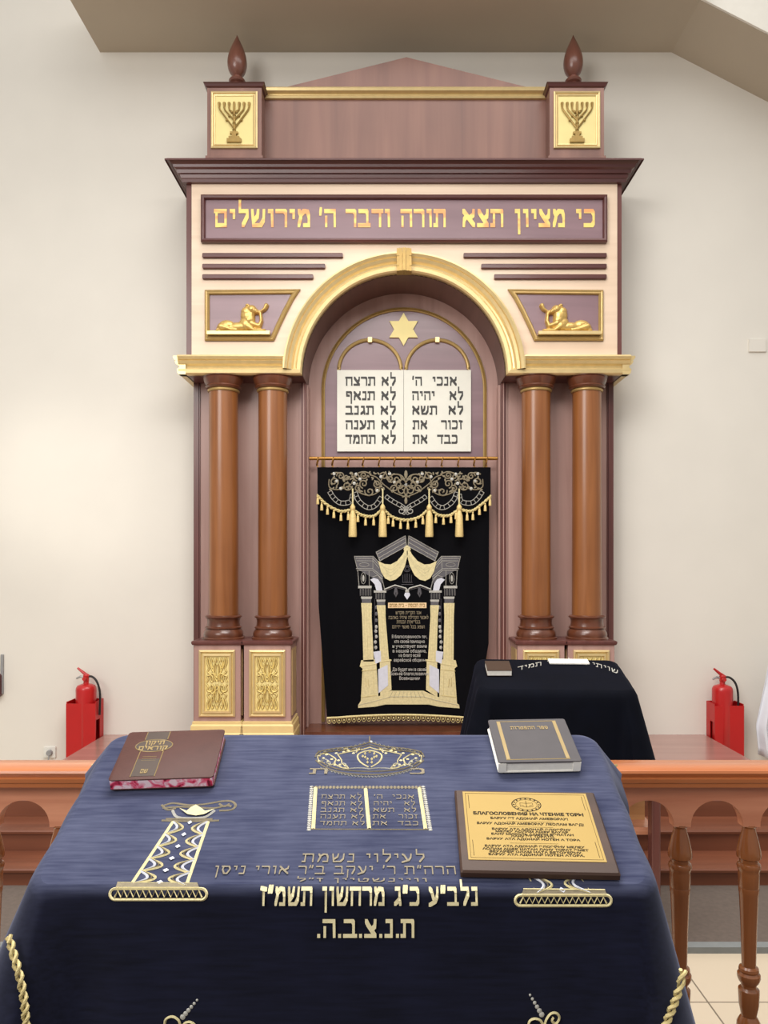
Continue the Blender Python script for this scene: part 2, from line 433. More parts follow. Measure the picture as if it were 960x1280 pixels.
def curve(pts, n=8, closed=False):       # Catmull-Rom
    P = [Vector(p) for p in pts]; out = []; N_ = len(P)
    rng = range(N_ if closed else N_-1)
    for i in rng:
        p0 = P[i-1] if (i or closed) else P[0]; p1 = P[i]; p2 = P[(i+1) % N_]; p3 = P[(i+2) % N_] if (closed or i+2 < N_) else P[-1]
        for k in range(n):
            t = k/n
            out.append(tuple(.5*((2*p1)+(-p0+p2)*t+(2*p0-5*p1+4*p2-p3)*t*t+(-p0+3*p1-3*p2+p3)*t**3)))
    if not closed: out.append(tuple(P[-1]))
    return out
def arc(cx, cy, rx, ry, a0, a1, n=24):
    return [(cx+rx*math.cos(math.radians(a0+(a1-a0)*i/n)), cy+ry*math.sin(math.radians(a0+(a1-a0)*i/n))) for i in range(n+1)]
def spiral(cx, cy, r, a0, turns, n=22, r1=.15):
    return [(cx+r*(1-(1-r1)*i/n)*math.cos(math.radians(a0)+turns*2*PI*i/n), cy+r*(1-(1-r1)*i/n)*math.sin(math.radians(a0)+turns*2*PI*i/n)) for i in range(n+1)]

# ================================================================== THE ROOM
WY = 6.80
def quad_box(name, mat, *a):
    b_ = MB(); b_.box(*a); return struct(b_.build(name, mat))
quad_box('wall_front', 'wall', -6.5, 6.5, WY, WY+.2, -.1, 8.2)
quad_box('floor', 'tile', -6.5, 6.5, -5, WY, -.1, 0)
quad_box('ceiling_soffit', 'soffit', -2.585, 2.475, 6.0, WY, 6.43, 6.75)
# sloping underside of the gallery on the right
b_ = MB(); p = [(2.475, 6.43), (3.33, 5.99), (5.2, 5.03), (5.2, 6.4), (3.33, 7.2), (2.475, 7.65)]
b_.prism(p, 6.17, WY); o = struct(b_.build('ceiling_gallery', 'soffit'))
b_ = MB(); p = [(2.475, 6.432), (5.2, 5.032), (5.2, 6.4), (2.475, 7.65)]
b_.prism(p, 6.15, 6.169); struct(b_.build('trim_gallery_front', 'white_wall'))
# platform in front of the ark with its steps
PZ, PY = .39, 5.01
b_ = MB(); b_.levels([(0, 0), (0, PZ-.03), (.015, PZ-.03), (.015, PZ)], (-2.525, 2.75, PY, WY)); struct(b_.build('floor_platform', 'platform'))
b_ = MB(); b_.box(-2.54, 2.765, PY-.017, PY-.012, 0, PZ-.03); struct(b_.build('trim_platform_riser', 'steps'))
for i in range(2):
    z = .13*(i+1); y0 = 4.47+.27*i
    b_ = MB(); b_.levels([(0, .03 if i == 0 else z-.13), (0, z-.022), (.016, z-.022), (.018, z-.008), (.012, z)], (-2.95, 2.95, y0, PY-.02)); struct(b_.build('floor_step', 'steps', None))
quad_box('floor_carpet', 'carpet', -3.4, 3.4, 3.80, 4.47, 0, .03)
b_ = MB(); b_.prism([(0, 0)]*0 or [(-3.4, 0), (3.4, 0), (3.4, .031), (-3.4, .031)], 3.745, 3.80); struct(b_.build('trim_carpet_edge', 'strip'))
BZ = .25
quad_box('floor_bimah', 'carpet', -3.2, 3.2, -3.0, 2.70, 0, BZ)

# ================================================================== THE ARK (local x measured from its centre line)
AX = ax(505, 6.30)
def lx(px, d): return ax(px, d)
DE, DP, DB = 6.30, 6.56, 6.74
R = 127*DE/F; ZS = az(470, DE)
ark = thing('torah_ark', (AX, DP, PZ), 'tall pink and brown wooden ark with gold arch and four round columns', 'ark')
def A(b, name, mat, parent=None, smooth=False, angle=35): return b.build(name, mat, parent or ark, smooth, angle)
EX0, EX1 = lx(233, DE), lx(777, DE)
ztop = az(227, DE)
arcpts = [(AX+R*math.cos(a), ZS+R*math.sin(a)) for a in [PI*i/64 for i in range(65)]]        # right to left over the top
outline = [(EX0, ZS), (EX0, ztop+.02), (EX1, ztop+.02), (EX1, ZS)]+arcpts
b_ = MB(); b_.prism(outline, DE, DB); A(b_, 'entablature', 'darkz')
FX0, FX1 = lx(240, DE), lx(771, DE)
b_ = MB(); b_.prism([(FX0, ZS+.03), (FX0, ztop), (FX1, ztop), (FX1, ZS+.03), (AX+R+.03, ZS+.03)]+[(AX+(R+.03)*math.cos(a), ZS+.03+(R+.02)*math.sin(a)) for a in [PI*i/48 for i in range(49)]]+[(AX-R-.03, ZS+.03)], DE-.012, DE-.001)
A(b_, 'facade_panel', 'cream')
# reveal lining of the arch (curved sheet just inside the opening)
b_ = MB()
vs = []; fs = []
for i, (x_, z_) in enumerate(arcpts):
    dx, dz = x_-AX, z_-ZS; k = .995
    vs += [(AX+dx*k, DE-.002, ZS+dz*k), (AX+dx*k, DB-.005, ZS+dz*k)]
for i in range(64): fs.append((2*i, 2*i+1, 2*i+3, 2*i+2))
b_.add(vs, fs); A(b_, 'arch_reveal', 'soffit_arch', smooth=True)
# gold moulding: left arm, arch, right arm
prof = [(0, -.01), (0, .045), (.012, .058), (.04, .062), (.052, .05), (.056, .042), (.07, .046), (.084, .068), (.106, .08), (.112, .07), (.118, .082), (.138, .095), (.15, .092), (.152, -.01)]
path = [(AX-1.835, ZS), (AX-R, ZS)]+[(AX+R*math.cos(a), ZS+R*math.sin(a)) for a in [PI-PI*i/72 for i in range(1, 72)]]+[(AX+R, ZS), (AX+1.835, ZS)]
b_ = MB(); b_.sweep(path, prof, DE)
for s in (-1, 1):                                     # returns along the two sides
    xe = EX0 if s < 0 else EX1
    n = len(prof); vs = []
    for y in (DE-.06, WY-.01): vs += [(xe+s*h, y, ZS+o_) for o_, h in prof]
    b_.add(vs, [(i, i+1, n+i+1, n+i) for i in range(n-1)]+[tuple(range(n)), tuple(range(n, 2*n))])
arch = A(b_, 'arch_molding', 'gold', smooth=True, angle=25)
b_ = MB()
for q in (-.05, -.028, 0, .028, .05):
    w = .012 if abs(q) > .04 else .016
    b_.box(AX+q-w+.003, AX+q+w-.003, DE-.125+abs(q)*.3, DE-.02, ZS+R-.012, ZS+R+.17)
b_.box(AX-.06, AX+.06, DE-.115, DE-.02, ZS+R+.03, ZS+R+.045); b_.box(AX-.06, AX+.06, DE-.115, DE-.02, ZS+R+.11, ZS+R+.125)
b_.build('keystone_clasp', 'gold_dark', arch)
# dark crown cornice
z0, z1 = az(229, 6.27), az(197, 6.14)
b_ = MB(); b_.levels([(0, z0), (.02, z0+.004), (.022, z0+.03), (.028, z0+.034), (.034, z0+.06), (.05, z0+.064), (.055, z0+.09), (.075, z0+.1), (.08, z0+.12), (.115, z0+.15), (.13, z1-.012), (.13, z1)], (EX0-.005, EX1+.005, DE-.02, WY-.005))
A(b_, 'cornice', 'dark', smooth=True, angle=20)
# name board
x0, x1, za, zb = lx(253, DE), lx(757, DE), az(305.5, DE), az(247, DE)
b_ = MB(); b_.box(x0+.02, x1-.02, DE-.03, DE-.011, za+.02, zb-.02); nb = A(b_, 'name_board', 'mauve')
b_ = MB(); b_.sweep([(x0, za), (x0, zb), (x1, zb), (x1, za)][::-1], [(0, 0), (0, .042), (.012, .05), (.026, .046), (.034, .03), (.034, 0)], DE-.011, True)
b_.build('board_frame', 'dark', nb)
def board_words(t, xa, xb):
    d = Deco(lambda u, v, h: (u, DE-.03-h, v))
    d.polys(hebrew(t, lx(xa, DE), lx(xb, DE), az(286, DE), az(264, DE), .075, .12), .004); d.build('inscription', 'gold_letter', nb)
board_words("כי מציון תצא", 577, 743); board_words("תורה ודבר ה'", 399, 558); board_words("מירושלים", 269, 389)
# speed-line strips
for y, xl, xr in ((321, 428, 580), (334.5, 406, 602), (347.5, 391, 618)):
    for a, c in ((255, xl), (xr, 756)):
        b_ = MB(); zc = az(y, DE)
        b_.levels([(0, zc-.02), (.006, zc-.014), (.006, zc+.014), (0, zc+.02)], (lx(a, DE), lx(c, DE), DE-.03, DE-.011)); A(b_, 'molding_strip', 'dark')
# lion panels
def mir(p): return (1010-p[0], p[1])
def lion_panel(mirror):
    f = mir if mirror else (lambda p: p)
    pts = [(257, 364), (376, 363), (368, 375), (359, 392), (350, 411), (343, 427), (257, 427)]
    q = [f(p) for p in pts]; q = [(lx(p[0], DE), az(p[1], DE)) for p in q]
    if sum(q[i][0]*q[(i+1) % 7][1]-q[(i+1) % 7][0]*q[i][1] for i in range(7)) < 0: q = q[::-1]
    b_ = MB(); b_.prism(q, DE-.018, DE-.011); lp = A(b_, 'lion_panel', 'mauve')
    b_ = MB(); b_.sweep(q, [(0, 0), (0, .02), (.01, .028), (.02, .024), (.03, .028), (.038, .018), (.038, 0)], DE-.011, True); b_.build('panel_frame', 'gold_dull', lp)
    def W(cx, cy): p = f((215+cx/3.2, 300+cy/3.2)); return (lx(p[0], DE), az(p[1], DE))
    k = DE/F/3.2
    b_ = MB(); u0, w0 = W(148, 387); u1, w1 = W(396, 374); b_.box(min(u0, u1), max(u0, u1), DE-.075, DE-.016, w0, w1); b_.build('ledge', 'gold', lp)
    lion = MB()
    def E(cx, cy, rx, ry, dep): u, w = W(cx, cy); lion.ball((u, DE-.02, w), rx*k, dep, ry*k)
    def limb(p, rad):
        for (a, ra), (c, rc) in zip(zip(p, rad), zip(p[1:], rad[1:])):
            for i in range(7):
                t = i/6; r_ = ra+(rc-ra)*t; E(a[0]+(c[0]-a[0])*t, a[1]+(c[1]-a[1])*t, r_, r_, .03+r_*k*.6)
    E(222, 346, 34, 22, .04); E(206, 356, 26, 16, .045); E(268, 352, 50, 19, .04); E(300, 340, 30, 30, .045); E(306, 308, 30, 34, .05); E(300, 292, 22, 20, .048)
    E(322, 284, 20, 19, .055); E(338, 292, 14, 12, .055); E(345, 297, 8, 7, .05); E(312, 325, 24, 26, .05)
    E(305, 268, 10, 8, .04)
    limb([(305, 350), (330, 366), (372, 367)], [14, 9, 7]); limb([(322, 340), (352, 350), (360, 330), (357, 300)], [12, 10, 8, 7])
    limb([(200, 352), (240, 364), (262, 366)], [16, 9, 6]); limb([(190, 362), (183, 366), (195, 369)], [6, 5, 4])
    limb([(342, 296), (362, 290), (374, 282), (380, 268)], [4, 6, 8, 10])
    o = lion.build('lion_relief', 'gold_lion', lp)
    rm = o.modifiers.new('fuse', 'REMESH'); rm.mode = 'VOXEL'; rm.voxel_size = .0045; rm.use_smooth_shade = True
    me = bpy.data.meshes.new_from_object(o.evaluated_get(bpy.context.evaluated_depsgraph_get())); o.modifiers.clear(); o.data = me
lion_panel(False); lion_panel(True)
# pilaster walls behind the columns and the niche
for s in (-1, 1):
    X = lambda v: AX+s*v
    def bx(b, xa, xb, *r): b.box(min(X(xa), X(xb)), max(X(xa), X(xb)), *r)
    b_ = MB(); bx(b_, .868, 1.775, DP, WY-.01, PZ, ZS+.002); pw = A(b_, 'pilaster_wall', 'pink')
    b_ = MB(); bx(b_, 1.735, 1.79, DP-.012, WY-.012, PZ, ZS); bx(b_, 1.745, 1.76, DP-.022, DP, PZ, ZS); b_.build('edge_molding', 'darkz', pw)
    b_ = MB(); bx(b_, .832, .87, DP-.03, DB, PZ, ZS-.002); b_.build('niche_jamb', 'darkz', pw)
    b_ = MB(); bx(b_, .845, .853, DP-.036, DP, PZ, ZS-.002); bx(b_, .86, .885, DP-.016, DP, PZ, ZS-.002); bx(b_, .818, .834, DP+.05, DB, PZ, ZS-.002); b_.build('jamb_fillet', 'pink', pw)
# niche back with its trim, tablets and star
b_ = MB(); b_.prism([(AX-R-.03, .5), (AX-R-.03, ZS)]+[(AX+(R+.03)*math.cos(a), ZS+(R+.03)*math.sin(a)) for a in [PI-PI*i/48 for i in range(49)]]+[(AX+R+.03, .5)], DB, DB+.04)
A(b_, 'niche_back', 'pink')
b_ = MB(); b_.levels([(0, PZ), (0, .46), (.015, .465), (.015, .5)], (AX-R+.02, AX+R-.02, 6.42, DB)); A(b_, 'niche_floor', 'turned')
rb = 103*DB/F; zc = az(488, DB); XB = ax(505, DB)
b_ = MB(); b_.prism([(XB-rb+.02, az(573, DB)), (XB-rb+.02, zc)]+[(XB+(rb-.02)*math.cos(a), zc+(rb-.02)*math.sin(a)) for a in [PI-PI*i/48 for i in range(49)]]+[(XB+rb-.02, az(573, DB))], DB-.006, DB)
A(b_, 'arched_field', 'mauve')
b_ = MB(); b_.sweep([(XB-rb, .52), (XB-rb, zc)]+[(XB+rb*math.cos(a), zc+rb*math.sin(a)) for a in [PI-PI*i/64 for i in range(1, 64)]]+[(XB+rb, zc), (XB+rb, .52)], [(0, 0), (0, .018), (-.008, .022), (-.012, .012), (-.02, .022), (-.03, .016), (-.03, 0)], DB-.001)
A(b_, 'arch_trim', 'gold_dull', smooth=True, angle=25)
D6 = DB-.012
st = []
for i in range(12):
    a = PI/2+i*PI/6; r_ = (20.5 if i % 2 == 0 else 11.8)*D6/F
    st.append((ax(504.5, D6)+r_*math.cos(a), az(412, D6)+r_*math.sin(a)))
b_ = MB(); b_.prism(st, D6-.012, D6+.005); A(b_, 'star', 'gold_plate')
for cx_ in (462.5, 546.5):
    pts = arc(cx_, 463, 39, 38, 180, 360, 40)
    b_ = MB(); b_.tube([at(p[0], p[1], D6) for p in pts], .0165, 10); sa = A(b_, 'tablet_arch', 'gold_dull', smooth=True)
    c = at(cx_, 425.5, D6); b_ = MB(); b_.box(c.x-.018, c.x+.018, c.y-.026, c.y+.01, c.z-.022, c.z+.022); b_.build('clasp', 'gold', sa)
LAWL = ["לא תרצח", "לא תנאף", "לא תגנב", "לא תענה", "לא תחמד"]
LAWR = ["אנכי  ה'", "לא   יהיה", "לא  תשא", "זכור   את", "כבד  את"]
DT = DB-.02
for xa, xb, lines, tx0, tx1 in ((421.5, 504.3, LAWL, None, None), (504.7, 588.5, LAWR, None, None)):
    b_ = MB(); b_.box(ax(xa, DT), ax(xb, DT), DT-.012, DT+.014, az(564.5, DT), az(463, DT)); tb = A(b_, 'tablet', 'panel_white')
    spans = ([(432, 495), (432, 495), (432, 495), (432, 495), (432, 495)] if lines is LAWL else [(515, 571), (515, 579), (515, 579), (516, 578), (516, 572)])
    for i, t in enumerate(lines):
        yb = 482.5+18.1*i; d = Deco(lambda u, v, h: (u, DT-.012-h, v))
        d.polys(hebrew(t, ax(spans[i][0], DT), ax(spans[i][1], DT), az(yb, DT), az(yb-11, DT), .08, .12), .002)
        d.build('text_line', 'ink', tb)
# columns
def column(px):
    dc = 6.36; c = Vector((ax(px, dc), dc, 0)); k = dc/F
    zt = ZS-.004; zb = 1.283
    sh0, sh1 = az(769, dc), az(490, dc)
    b_ = MB(); b_.lathe([(.122, sh0-.02), (.121, sh0+.3), (.118, sh1+.01)], c, 40); col = A(b_, 'column', 'shaft', smooth=True)
    b_ = MB(); b_.lathe([(.125, sh1-.008), (.131, sh1), (.131, sh1+.008), (.125, sh1+.016)], c, 40); b_.build('collar_ring', 'gold_dull', col, True)
    b_ = MB(); b_.lathe([(.119, sh1+.012), (.14, sh1+.02), (.15, sh1+.034), (.142, sh1+.044), (.146, sh1+.052), (.158, sh1+.078), (.163, sh1+.1), (.158, sh1+.106), (.168, sh1+.112), (.168, zt)], c, 40); b_.build('capital', 'turned', col, True, 30)
    b_ = MB(); b_.lathe([(.172, zb), (.172, zb+.012), (.160, zb+.02), (.163, zb+.035), (.158, zb+.06), (.146, zb+.075), (.140, zb+.085), (.149, zb+.09), (.149, zb+.098), (.136, zb+.106), (.131, zb+.13), (.131, sh0-.04), (.136, sh0-.025), (.149, sh0-.016), (.149, sh0-.006), (.138, sh0), (.121, sh0+.004)], c, 40); b_.build('base', 'turned', col, True, 30)
for px in (279.5, 341, 670, 733.5): column(px)
# pedestals with carved gold panels
def carve(d, cx, cy, w, h):
    def S4(pts, wd):
        for sx in (-1, 1):
            for sy in (-1, 1):
                q = [(cx+sx*p[0]*w, cy+sy*p[1]*h) for p in pts]
                d['gold_dark'].stroke(q, wd*1.55, .006, px=False); d['gold_plate'].stroke(q, wd*.95, .013, px=False)
    wd = w*.11
    S4(curve([(0, .05), (.1, .14), (.25, .3), (.3, .55), (.1, .8), (0, .92)], 5), wd)
    S4(curve([(.02, .2), (.3, .4), (.55, .6), (.75, .92), (.85, .75), (.7, .55), (.82, .42), (.6, .34), (.35, .22)], 5), wd)
    S4([(p[0], p[1]) for p in spiral(.42, .17, .24, 200, -1.3)], wd)
    S4(curve([(.55, .3), (.85, .26), (.78, .14), (.9, .04)], 5), wd); S4(curve([(.1, .3), (.14, .5), (.05, .68)], 4), wd*.8)
    S4(curve([(.4, .55), (.5, .72), (.42, .9), (.3, .78)], 5), wd)
    d['gold_plate'].dot((cx, cy), w*.16, w*.16, .014, px=False)
def pedestal(px0, px1):
    dd = 6.18; x0, x1 = ax(px0, dd), ax(px1, dd); cx_ = (x0+x1)/2
    b_ = MB(); b_.box(x0, x1, dd, 6.54, .62, 1.252); pe = A(b_, 'pedestal', 'pink')
    b_ = MB(); b_.levels([(0, 1.246), (.012, 1.25), (.018, 1.262), (.018, 1.277), (.008, 1.283)], (x0, x1, dd, 6.545)); b_.build('cap', 'darkz', pe, True, 25)
    b_ = MB(); b_.levels([(.03, PZ), (.03, .535), (.024, .545), (.022, .6), (.012, .612), (.012, .63), (0, .635)], (x0, x1, dd, 6.53)); b_.build('plinth', 'gold_plinth', pe)
    ya, yb = .672, 1.208; fw = .145
    b_ = MB(); b_.sweep([(cx_-fw, ya), (cx_+fw, ya), (cx_+fw, yb), (cx_-fw, yb)], [(0, 0), (0, .014), (.012, .02), (.02, .012), (.022, .003), (.026, .003), (.03, .018), (.045, .02), (.05, .004)], dd, True); b_.build('panel_frame', 'gold', pe)
    b_ = MB(); b_.box(cx_-fw+.02, cx_+fw-.02, dd-.004, dd+.01, ya+.02, yb-.02); pl = b_.build('carved_panel', 'gold_plate', pe)
    d = Motif(lambda u, v, h: (u, dd-.004-h, v)); carve(d, cx_, (ya+yb)/2, .092, .225)
    d.build('carving', pe)
    for xs, k in ((x0, -1), (x1, 1)):
        b_ = MB(); b_.box(min(xs, xs+k*.008), max(xs, xs+k*.008), dd+.05, dd+.29, ya, yb); b_.build('side_panel', 'gold', pe)
for a, c in ((242.5, 300.6), (305, 363.5), (647, 705.5), (710, 768)): pedestal(a, c)
# attic, pediment and corner blocks
DA = 6.46
b_ = MB(); b_.box(ax(325, DA), ax(688, DA), DA, WY-.02, 5.2, az(122, DA)); A(b_, 'attic_panel', 'attic')
ga = az(125, DA); gb = az(113, DA)
b_ = MB(); b_.levels([(0, ga), (.02, ga+.004), (.026, ga+.018), (.018, ga+.03), (.02, ga+.036), (.05, ga+.05), (.056, ga+.07), (.05, gb)], (ax(334, DA), ax(681, DA), DA, DA+.1)); A(b_, 'attic_cornice', 'gold', smooth=True, angle=25)
b_ = MB(); b_.prism([(ax(341, DA), gb-.002), (ax(675, DA), gb-.002), (ax(508, DA), az(72, DA))], DA-.005, DA+.06); A(b_, 'pediment', 'attic')
def block(pxc, pxf):
    dk = DE; x0, x1 = ax(pxc-34, dk), ax(pxc+34, dk); cx_ = (x0+x1)/2
    z0 = 5.225; z1 = az(108, dk)
    b_ = MB(); b_.levels([(.012, z0), (.012, z0+.02), (0, z0+.024), (0, z1)], (x0, x1, dk, dk+.4), back=True); bl = A(b_, 'corner_block', 'attic')
    b_ = MB(); b_.levels([(0, z1-.012), (.012, z1-.004), (.02, z1+.012), (.028, z1+.02), (.02, z1+.026)], (x0, x1, dk, dk+.4), back=True); b_.build('cap', 'dark', bl)
    za, zb = az(186, dk), az(115, dk); fw = 29*dk/F
    b_ = MB(); b_.sweep([(cx_-fw, za), (cx_+fw, za), (cx_+fw, zb), (cx_-fw, zb)], [(0, 0), (0, .012), (.008, .016), (.016, .012), (.018, .004), (.024, .004), (.028, .012), (.036, .01), (.038, 0)], dk, True); b_.build('panel_frame', 'gold', bl)
    b_ = MB(); b_.box(cx_-fw+.03, cx_+fw-.03, dk-.004, dk+.01, za+.03, zb-.03); b_.build('menorah_panel', 'gold_plate', bl)
    # seven-branched lampstand in relief, straight branches meeting at the stem
    k = dk/F/3; b_ = MB()
    def Q(u, v): return Vector((cx_+u*k, dk-.012, az(20+v/3, dk)))
    b_.tube([Q(0, 326), Q(0, 470)], 4.2*k, 8)
    for i, (u, v) in enumerate(((19, 372), (37, 400), (56, 432))):
        for s in (-1, 1):
            b_.tube([Q(s*u, 346), Q(s*u*.93, 356), Q(0, v-6)], 3.3*k, 6); b_.tube([Q(s*u, 328), Q(s*u, 346)], [5.6*k, 3.2*k], 6)
            b_.ball(Q(s*u*.5, (356+v)/2), 4.4*k, n=8, m=6)
    for v in (375, 405, 430): b_.ball(Q(0, v), 7*k, .014, 5*k, 8, 6)
    c = Q(0, 452); 
    for w, va, vb in ((15, 438, 446), (8, 446, 455), (20, 455, 463), (27, 463, 477)): b_.box(cx_-w*k, cx_+w*k, dk-.022, dk-.003, az(20+vb/3, dk), az(20+va/3, dk))
    b_.build('menorah_relief', 'gold_dark', bl, True)
    zc = z1+.024; cf = (ax(pxf, dk+.2), dk+.2, 0)
    zt = az(44, dk+.2); H = zt-zc
    pr = [(.15, 0), (.15, .025), (.125, .04), (.11, .06), (.075, .09), (.055, .105), (.05, .118), (.075, .128), (.085, .142), (.075, .155), (.048, .165), (.042, .18)]
    for i in range(13):
        t = i/12; z = .18+(H-.18)*t
        pr.append((max(.002, .042+.072*math.sin(PI*min(1, t*1.0)**.72)*(1 if t < .5 else 1)-.042*t), z))
    b_ = MB(); b_.lathe([(r_*.83, zc+z) for r_, z in pr], cf, 28); A(b_, 'finial', 'finial', smooth=True, angle=30)
block(293, 296.5); block(721, 716.5)

# ================================================================== CURTAIN, ROD, VALANCE
DR, DC = 6.62, 6.60
rod = thing('curtain_rod', at(504, 573, DR), 'thin brass curtain rod with rings under the white tablets', 'curtain rod')
zr = az(573, DR)
b_ = MB(); b_.lathe([(.0155, AX-R+.022), (.0155, AX+R-.022)], (0, DR, zr), 14, 'x'); b_.build('rod', 'brass', rod, True)
for px in (397, 416, 435.5, 454, 474, 493, 513.5, 533, 552.5, 573, 593, 608):
    c = at(px, 576, DR); b_ = MB()
    b_.tube([(c.x+.008*math.sin(a), c.y+.03*math.cos(a), c.z-.006+.034*math.sin(a)) for a in [2*PI*i/18 for i in range(18)]], .006, 7, True)
    b_.box(c.x-.007, c.x+.007, c.y-.006, c.y+.004, az(584, DR), c.z-.036)
    b_.build('ring', 'brass', rod, True)
def cloth_y(x, z):
    u = (x-ax(504, DC))/.74; e = max(0, abs(u)-.55)
    return DC+.03*e*math.sin(x*34+z*1.5)*min(1, (3-z)*.8)+.004
def cur(p): return (ax(p[0], DC), az(p[1], DC))
cu = MB(); nx_, nz_ = 70, 50; vs = []; fs = []
for j in range(nz_+1):
    t = j/nz_; y = 584+t*(898-584)
    l = 396.5+3*t+9*max(0, t-.55)/.45; r_ = 612-2*t-14*max(0, t-.7)/.3
    for i in range(nx_+1):
        s_ = i/nx_; px = l+(r_-l)*s_
        yy = y+(-7*math.sin(PI*s_)*max(0, t-.7)/.3*.6)
        x_, z_ = cur((px, yy)); vs.append((x_, cloth_y(x_, z_), z_))
for j in range(nz_):
    for i in range(nx_): a = j*(nx_+1)+i; fs.append((a, a+1, a+nx_+2, a+nx_+1))
cu.add(vs, fs)
curtain = cu.build('ark_curtain', 'velvet_black', None, True)
tag(curtain, 'black velvet curtain embroidered with a columned gate, hanging in the ark', 'curtain')
def csurf(u, v, h): return (u, cloth_y(u, v)-.003-h, v)
KC = DC/F
def G(p): return (380+p[0]/3.692, 640+p[1]/3.692)
def gd(): return Deco(csurf, lambda p: cur(G(p)))
def both(fn, pts): fn(pts); fn([(952+16*(p[1]-120)/750-p[0], p[1]) for p in pts])
def w_(px): return px*KC
gate = Motif(csurf, lambda p: cur(G(p))); cr, si, gy, wh = gate['thread_cream'], gate['thread_silver'], gate['thread_grey'], gate['thread_white']
def pc(D, pts, h=.004): both(lambda q: D.poly(q, h), pts)
def ps(D, pts, w, h=.006, closed=False): both(lambda q: D.stroke(q, w_(w), h, closed), pts)
# pediment halves
pc(gy, [(333, 186), (466, 110), (472, 156), (347, 224)], .002)
for a, c in (((333, 186), (468, 110)), ((338, 196), (469, 121)), ((346, 212), (470, 140)), ((350, 226), (472, 158))): ps(si, [a, c], 1.1)
ps(si, [(333, 186), (350, 226)], 1.1); ps(si, [(468, 110), (472, 156)], 1.1)
# side entablatures
pc(gy, [(236, 206), (318, 206), (346, 232), (364, 262), (364, 330), (310, 300), (246, 262)], .002)
for pts in ([(232, 205), (320, 205), (348, 236)], [(238, 215), (318, 215), (346, 246)], [(243, 226), (318, 226), (346, 260)], [(240, 262), (316, 262), (364, 300)], [(244, 270), (316, 270), (362, 310)], [(232, 205), (246, 262)], [(248, 270), (254, 345)], [(300, 270), (302, 345)], [(318, 206), (318, 262)], [(316, 300), (340, 292), (362, 318), (372, 356)]): ps(si, pts, .95)
both(lambda q: si.stroke(q, w_(.8), .006, True), arc(274, 306, 11, 26, 0, 360, 16)[:-1]); both(lambda q: si.stroke(q, w_(.8), .006, True), arc(278, 244, 22, 9, 0, 360, 16)[:-1])
both(lambda q: si.poly(q, .006), arc(274, 306, 5, 16, 0, 360, 10)[:-1])
pc(si, [(250, 340), (312, 340), (312, 352), (250, 352)], .006); pc(si, [(322, 362), (380, 362), (380, 372), (322, 372)], .006)
# white arch underside
pc(wh, [(306, 312), (322, 304), (342, 310), (356, 330), (362, 362), (334, 362), (326, 334)], .006)
# capital tufts
for x_ in range(258, 312, 6): ps(gy, [(x_, 354), (x_+1, 386)], 1.0, .007)
for x_ in range(330, 378, 6): ps(gy, [(x_, 374), (x_+1, 402)], 1.0, .007)
for x_ in range(261, 312, 12): ps(si, [(x_, 354), (x_, 386)], .6, .008)
for x_ in range(333, 378, 12): ps(si, [(x_, 374), (x_, 402)], .6, .008)
both(lambda q: si.poly(q, .006), [(263, 390), (314, 390), (312, 401), (265, 401)]); both(lambda q: si.poly(q, .006), [(334, 404), (376, 404), (374, 414), (336, 414)])
pc(gy, [(266, 401), (310, 401), (310, 420), (268, 420)], .005); pc(gy, [(337, 414), (374, 414), (374, 430), (338, 430)], .005)
# columns, pedestals, floor
pc(cr, [(264, 420), (313, 420), (312, 480), (322, 690), (274, 690), (268, 480)], .005)
pc(cr, [(335, 430), (376, 430), (376, 480), (392, 680), (352, 680), (342, 480)], .005)
for a, c in (((276, 424), (284, 688)), ((288, 424), (296, 688)), ((300, 424), (308, 688)), ((346, 434), (362, 684)), ((358, 434), (374, 684)), ((368, 434), (384, 684)), ((275, 740), (272, 850)), ((320, 735), (324, 845))): ps(gate['thread_gold'], [a, c], .5, .007)
for y in (730, 850): ps(gate['thread_gold'], [(266, y+4), (336, y-4)], .7, .009)
ps(gate['thread_gold'], [(284, 765), (286, 805), (296, 770), (300, 808)], .7, .009)
pc(cr, [(264, 684), (330, 680), (334, 700), (344, 860), (262, 884), (270, 722), (258, 712)], .005)
pc(cr, [(348, 680), (402, 680), (398, 694), (404, 820), (352, 856), (350, 700)], .004)
pc(wh, [(320, 645), (354, 640), (356, 690), (330, 700)], .006); pc(wh, [(342, 726), (386, 704), (388, 800), (344, 836)], .007)
ps(cr, [(258, 712), (336, 700)], 1.4, .009); ps(cr, [(346, 692), (404, 684)], 1.4, .009)
cr.poly([(250, 890), (262, 872), (345, 850), (402, 824), (550, 824), (607, 850), (690, 872), (716, 890), (718, 906), (620, 898), (575, 888), (377, 888), (330, 898), (250, 904)], .0045)
for i in range(9):
    x0_ = 410+i*16.5; gy.stroke([G and (x0_, 828), (476+(x0_-476)*1.25, 858)], w_(.5), .007)
si.stroke([(250, 892), (345, 868), (400, 852), (552, 852), (607, 868), (716, 892)], w_(.6), .008)
# swags
sw = [(342, 226), (372, 240), (400, 242), (430, 226), (455, 196), (470, 166), (480, 160), (478, 200), (466, 250), (446, 292), (422, 312), (398, 318), (374, 306), (356, 276)]
pc(cr, sw, .009)
for t in (.25, .5, .75): ps(si, curve([(346+40*t, 234+40*t), (400, 250+60*t), (450-10*t, 215+50*t), (476, 176+30*t)], 5), .4, .011)
cr.dot((476, 172), w_(4.5), w_(5), .014)
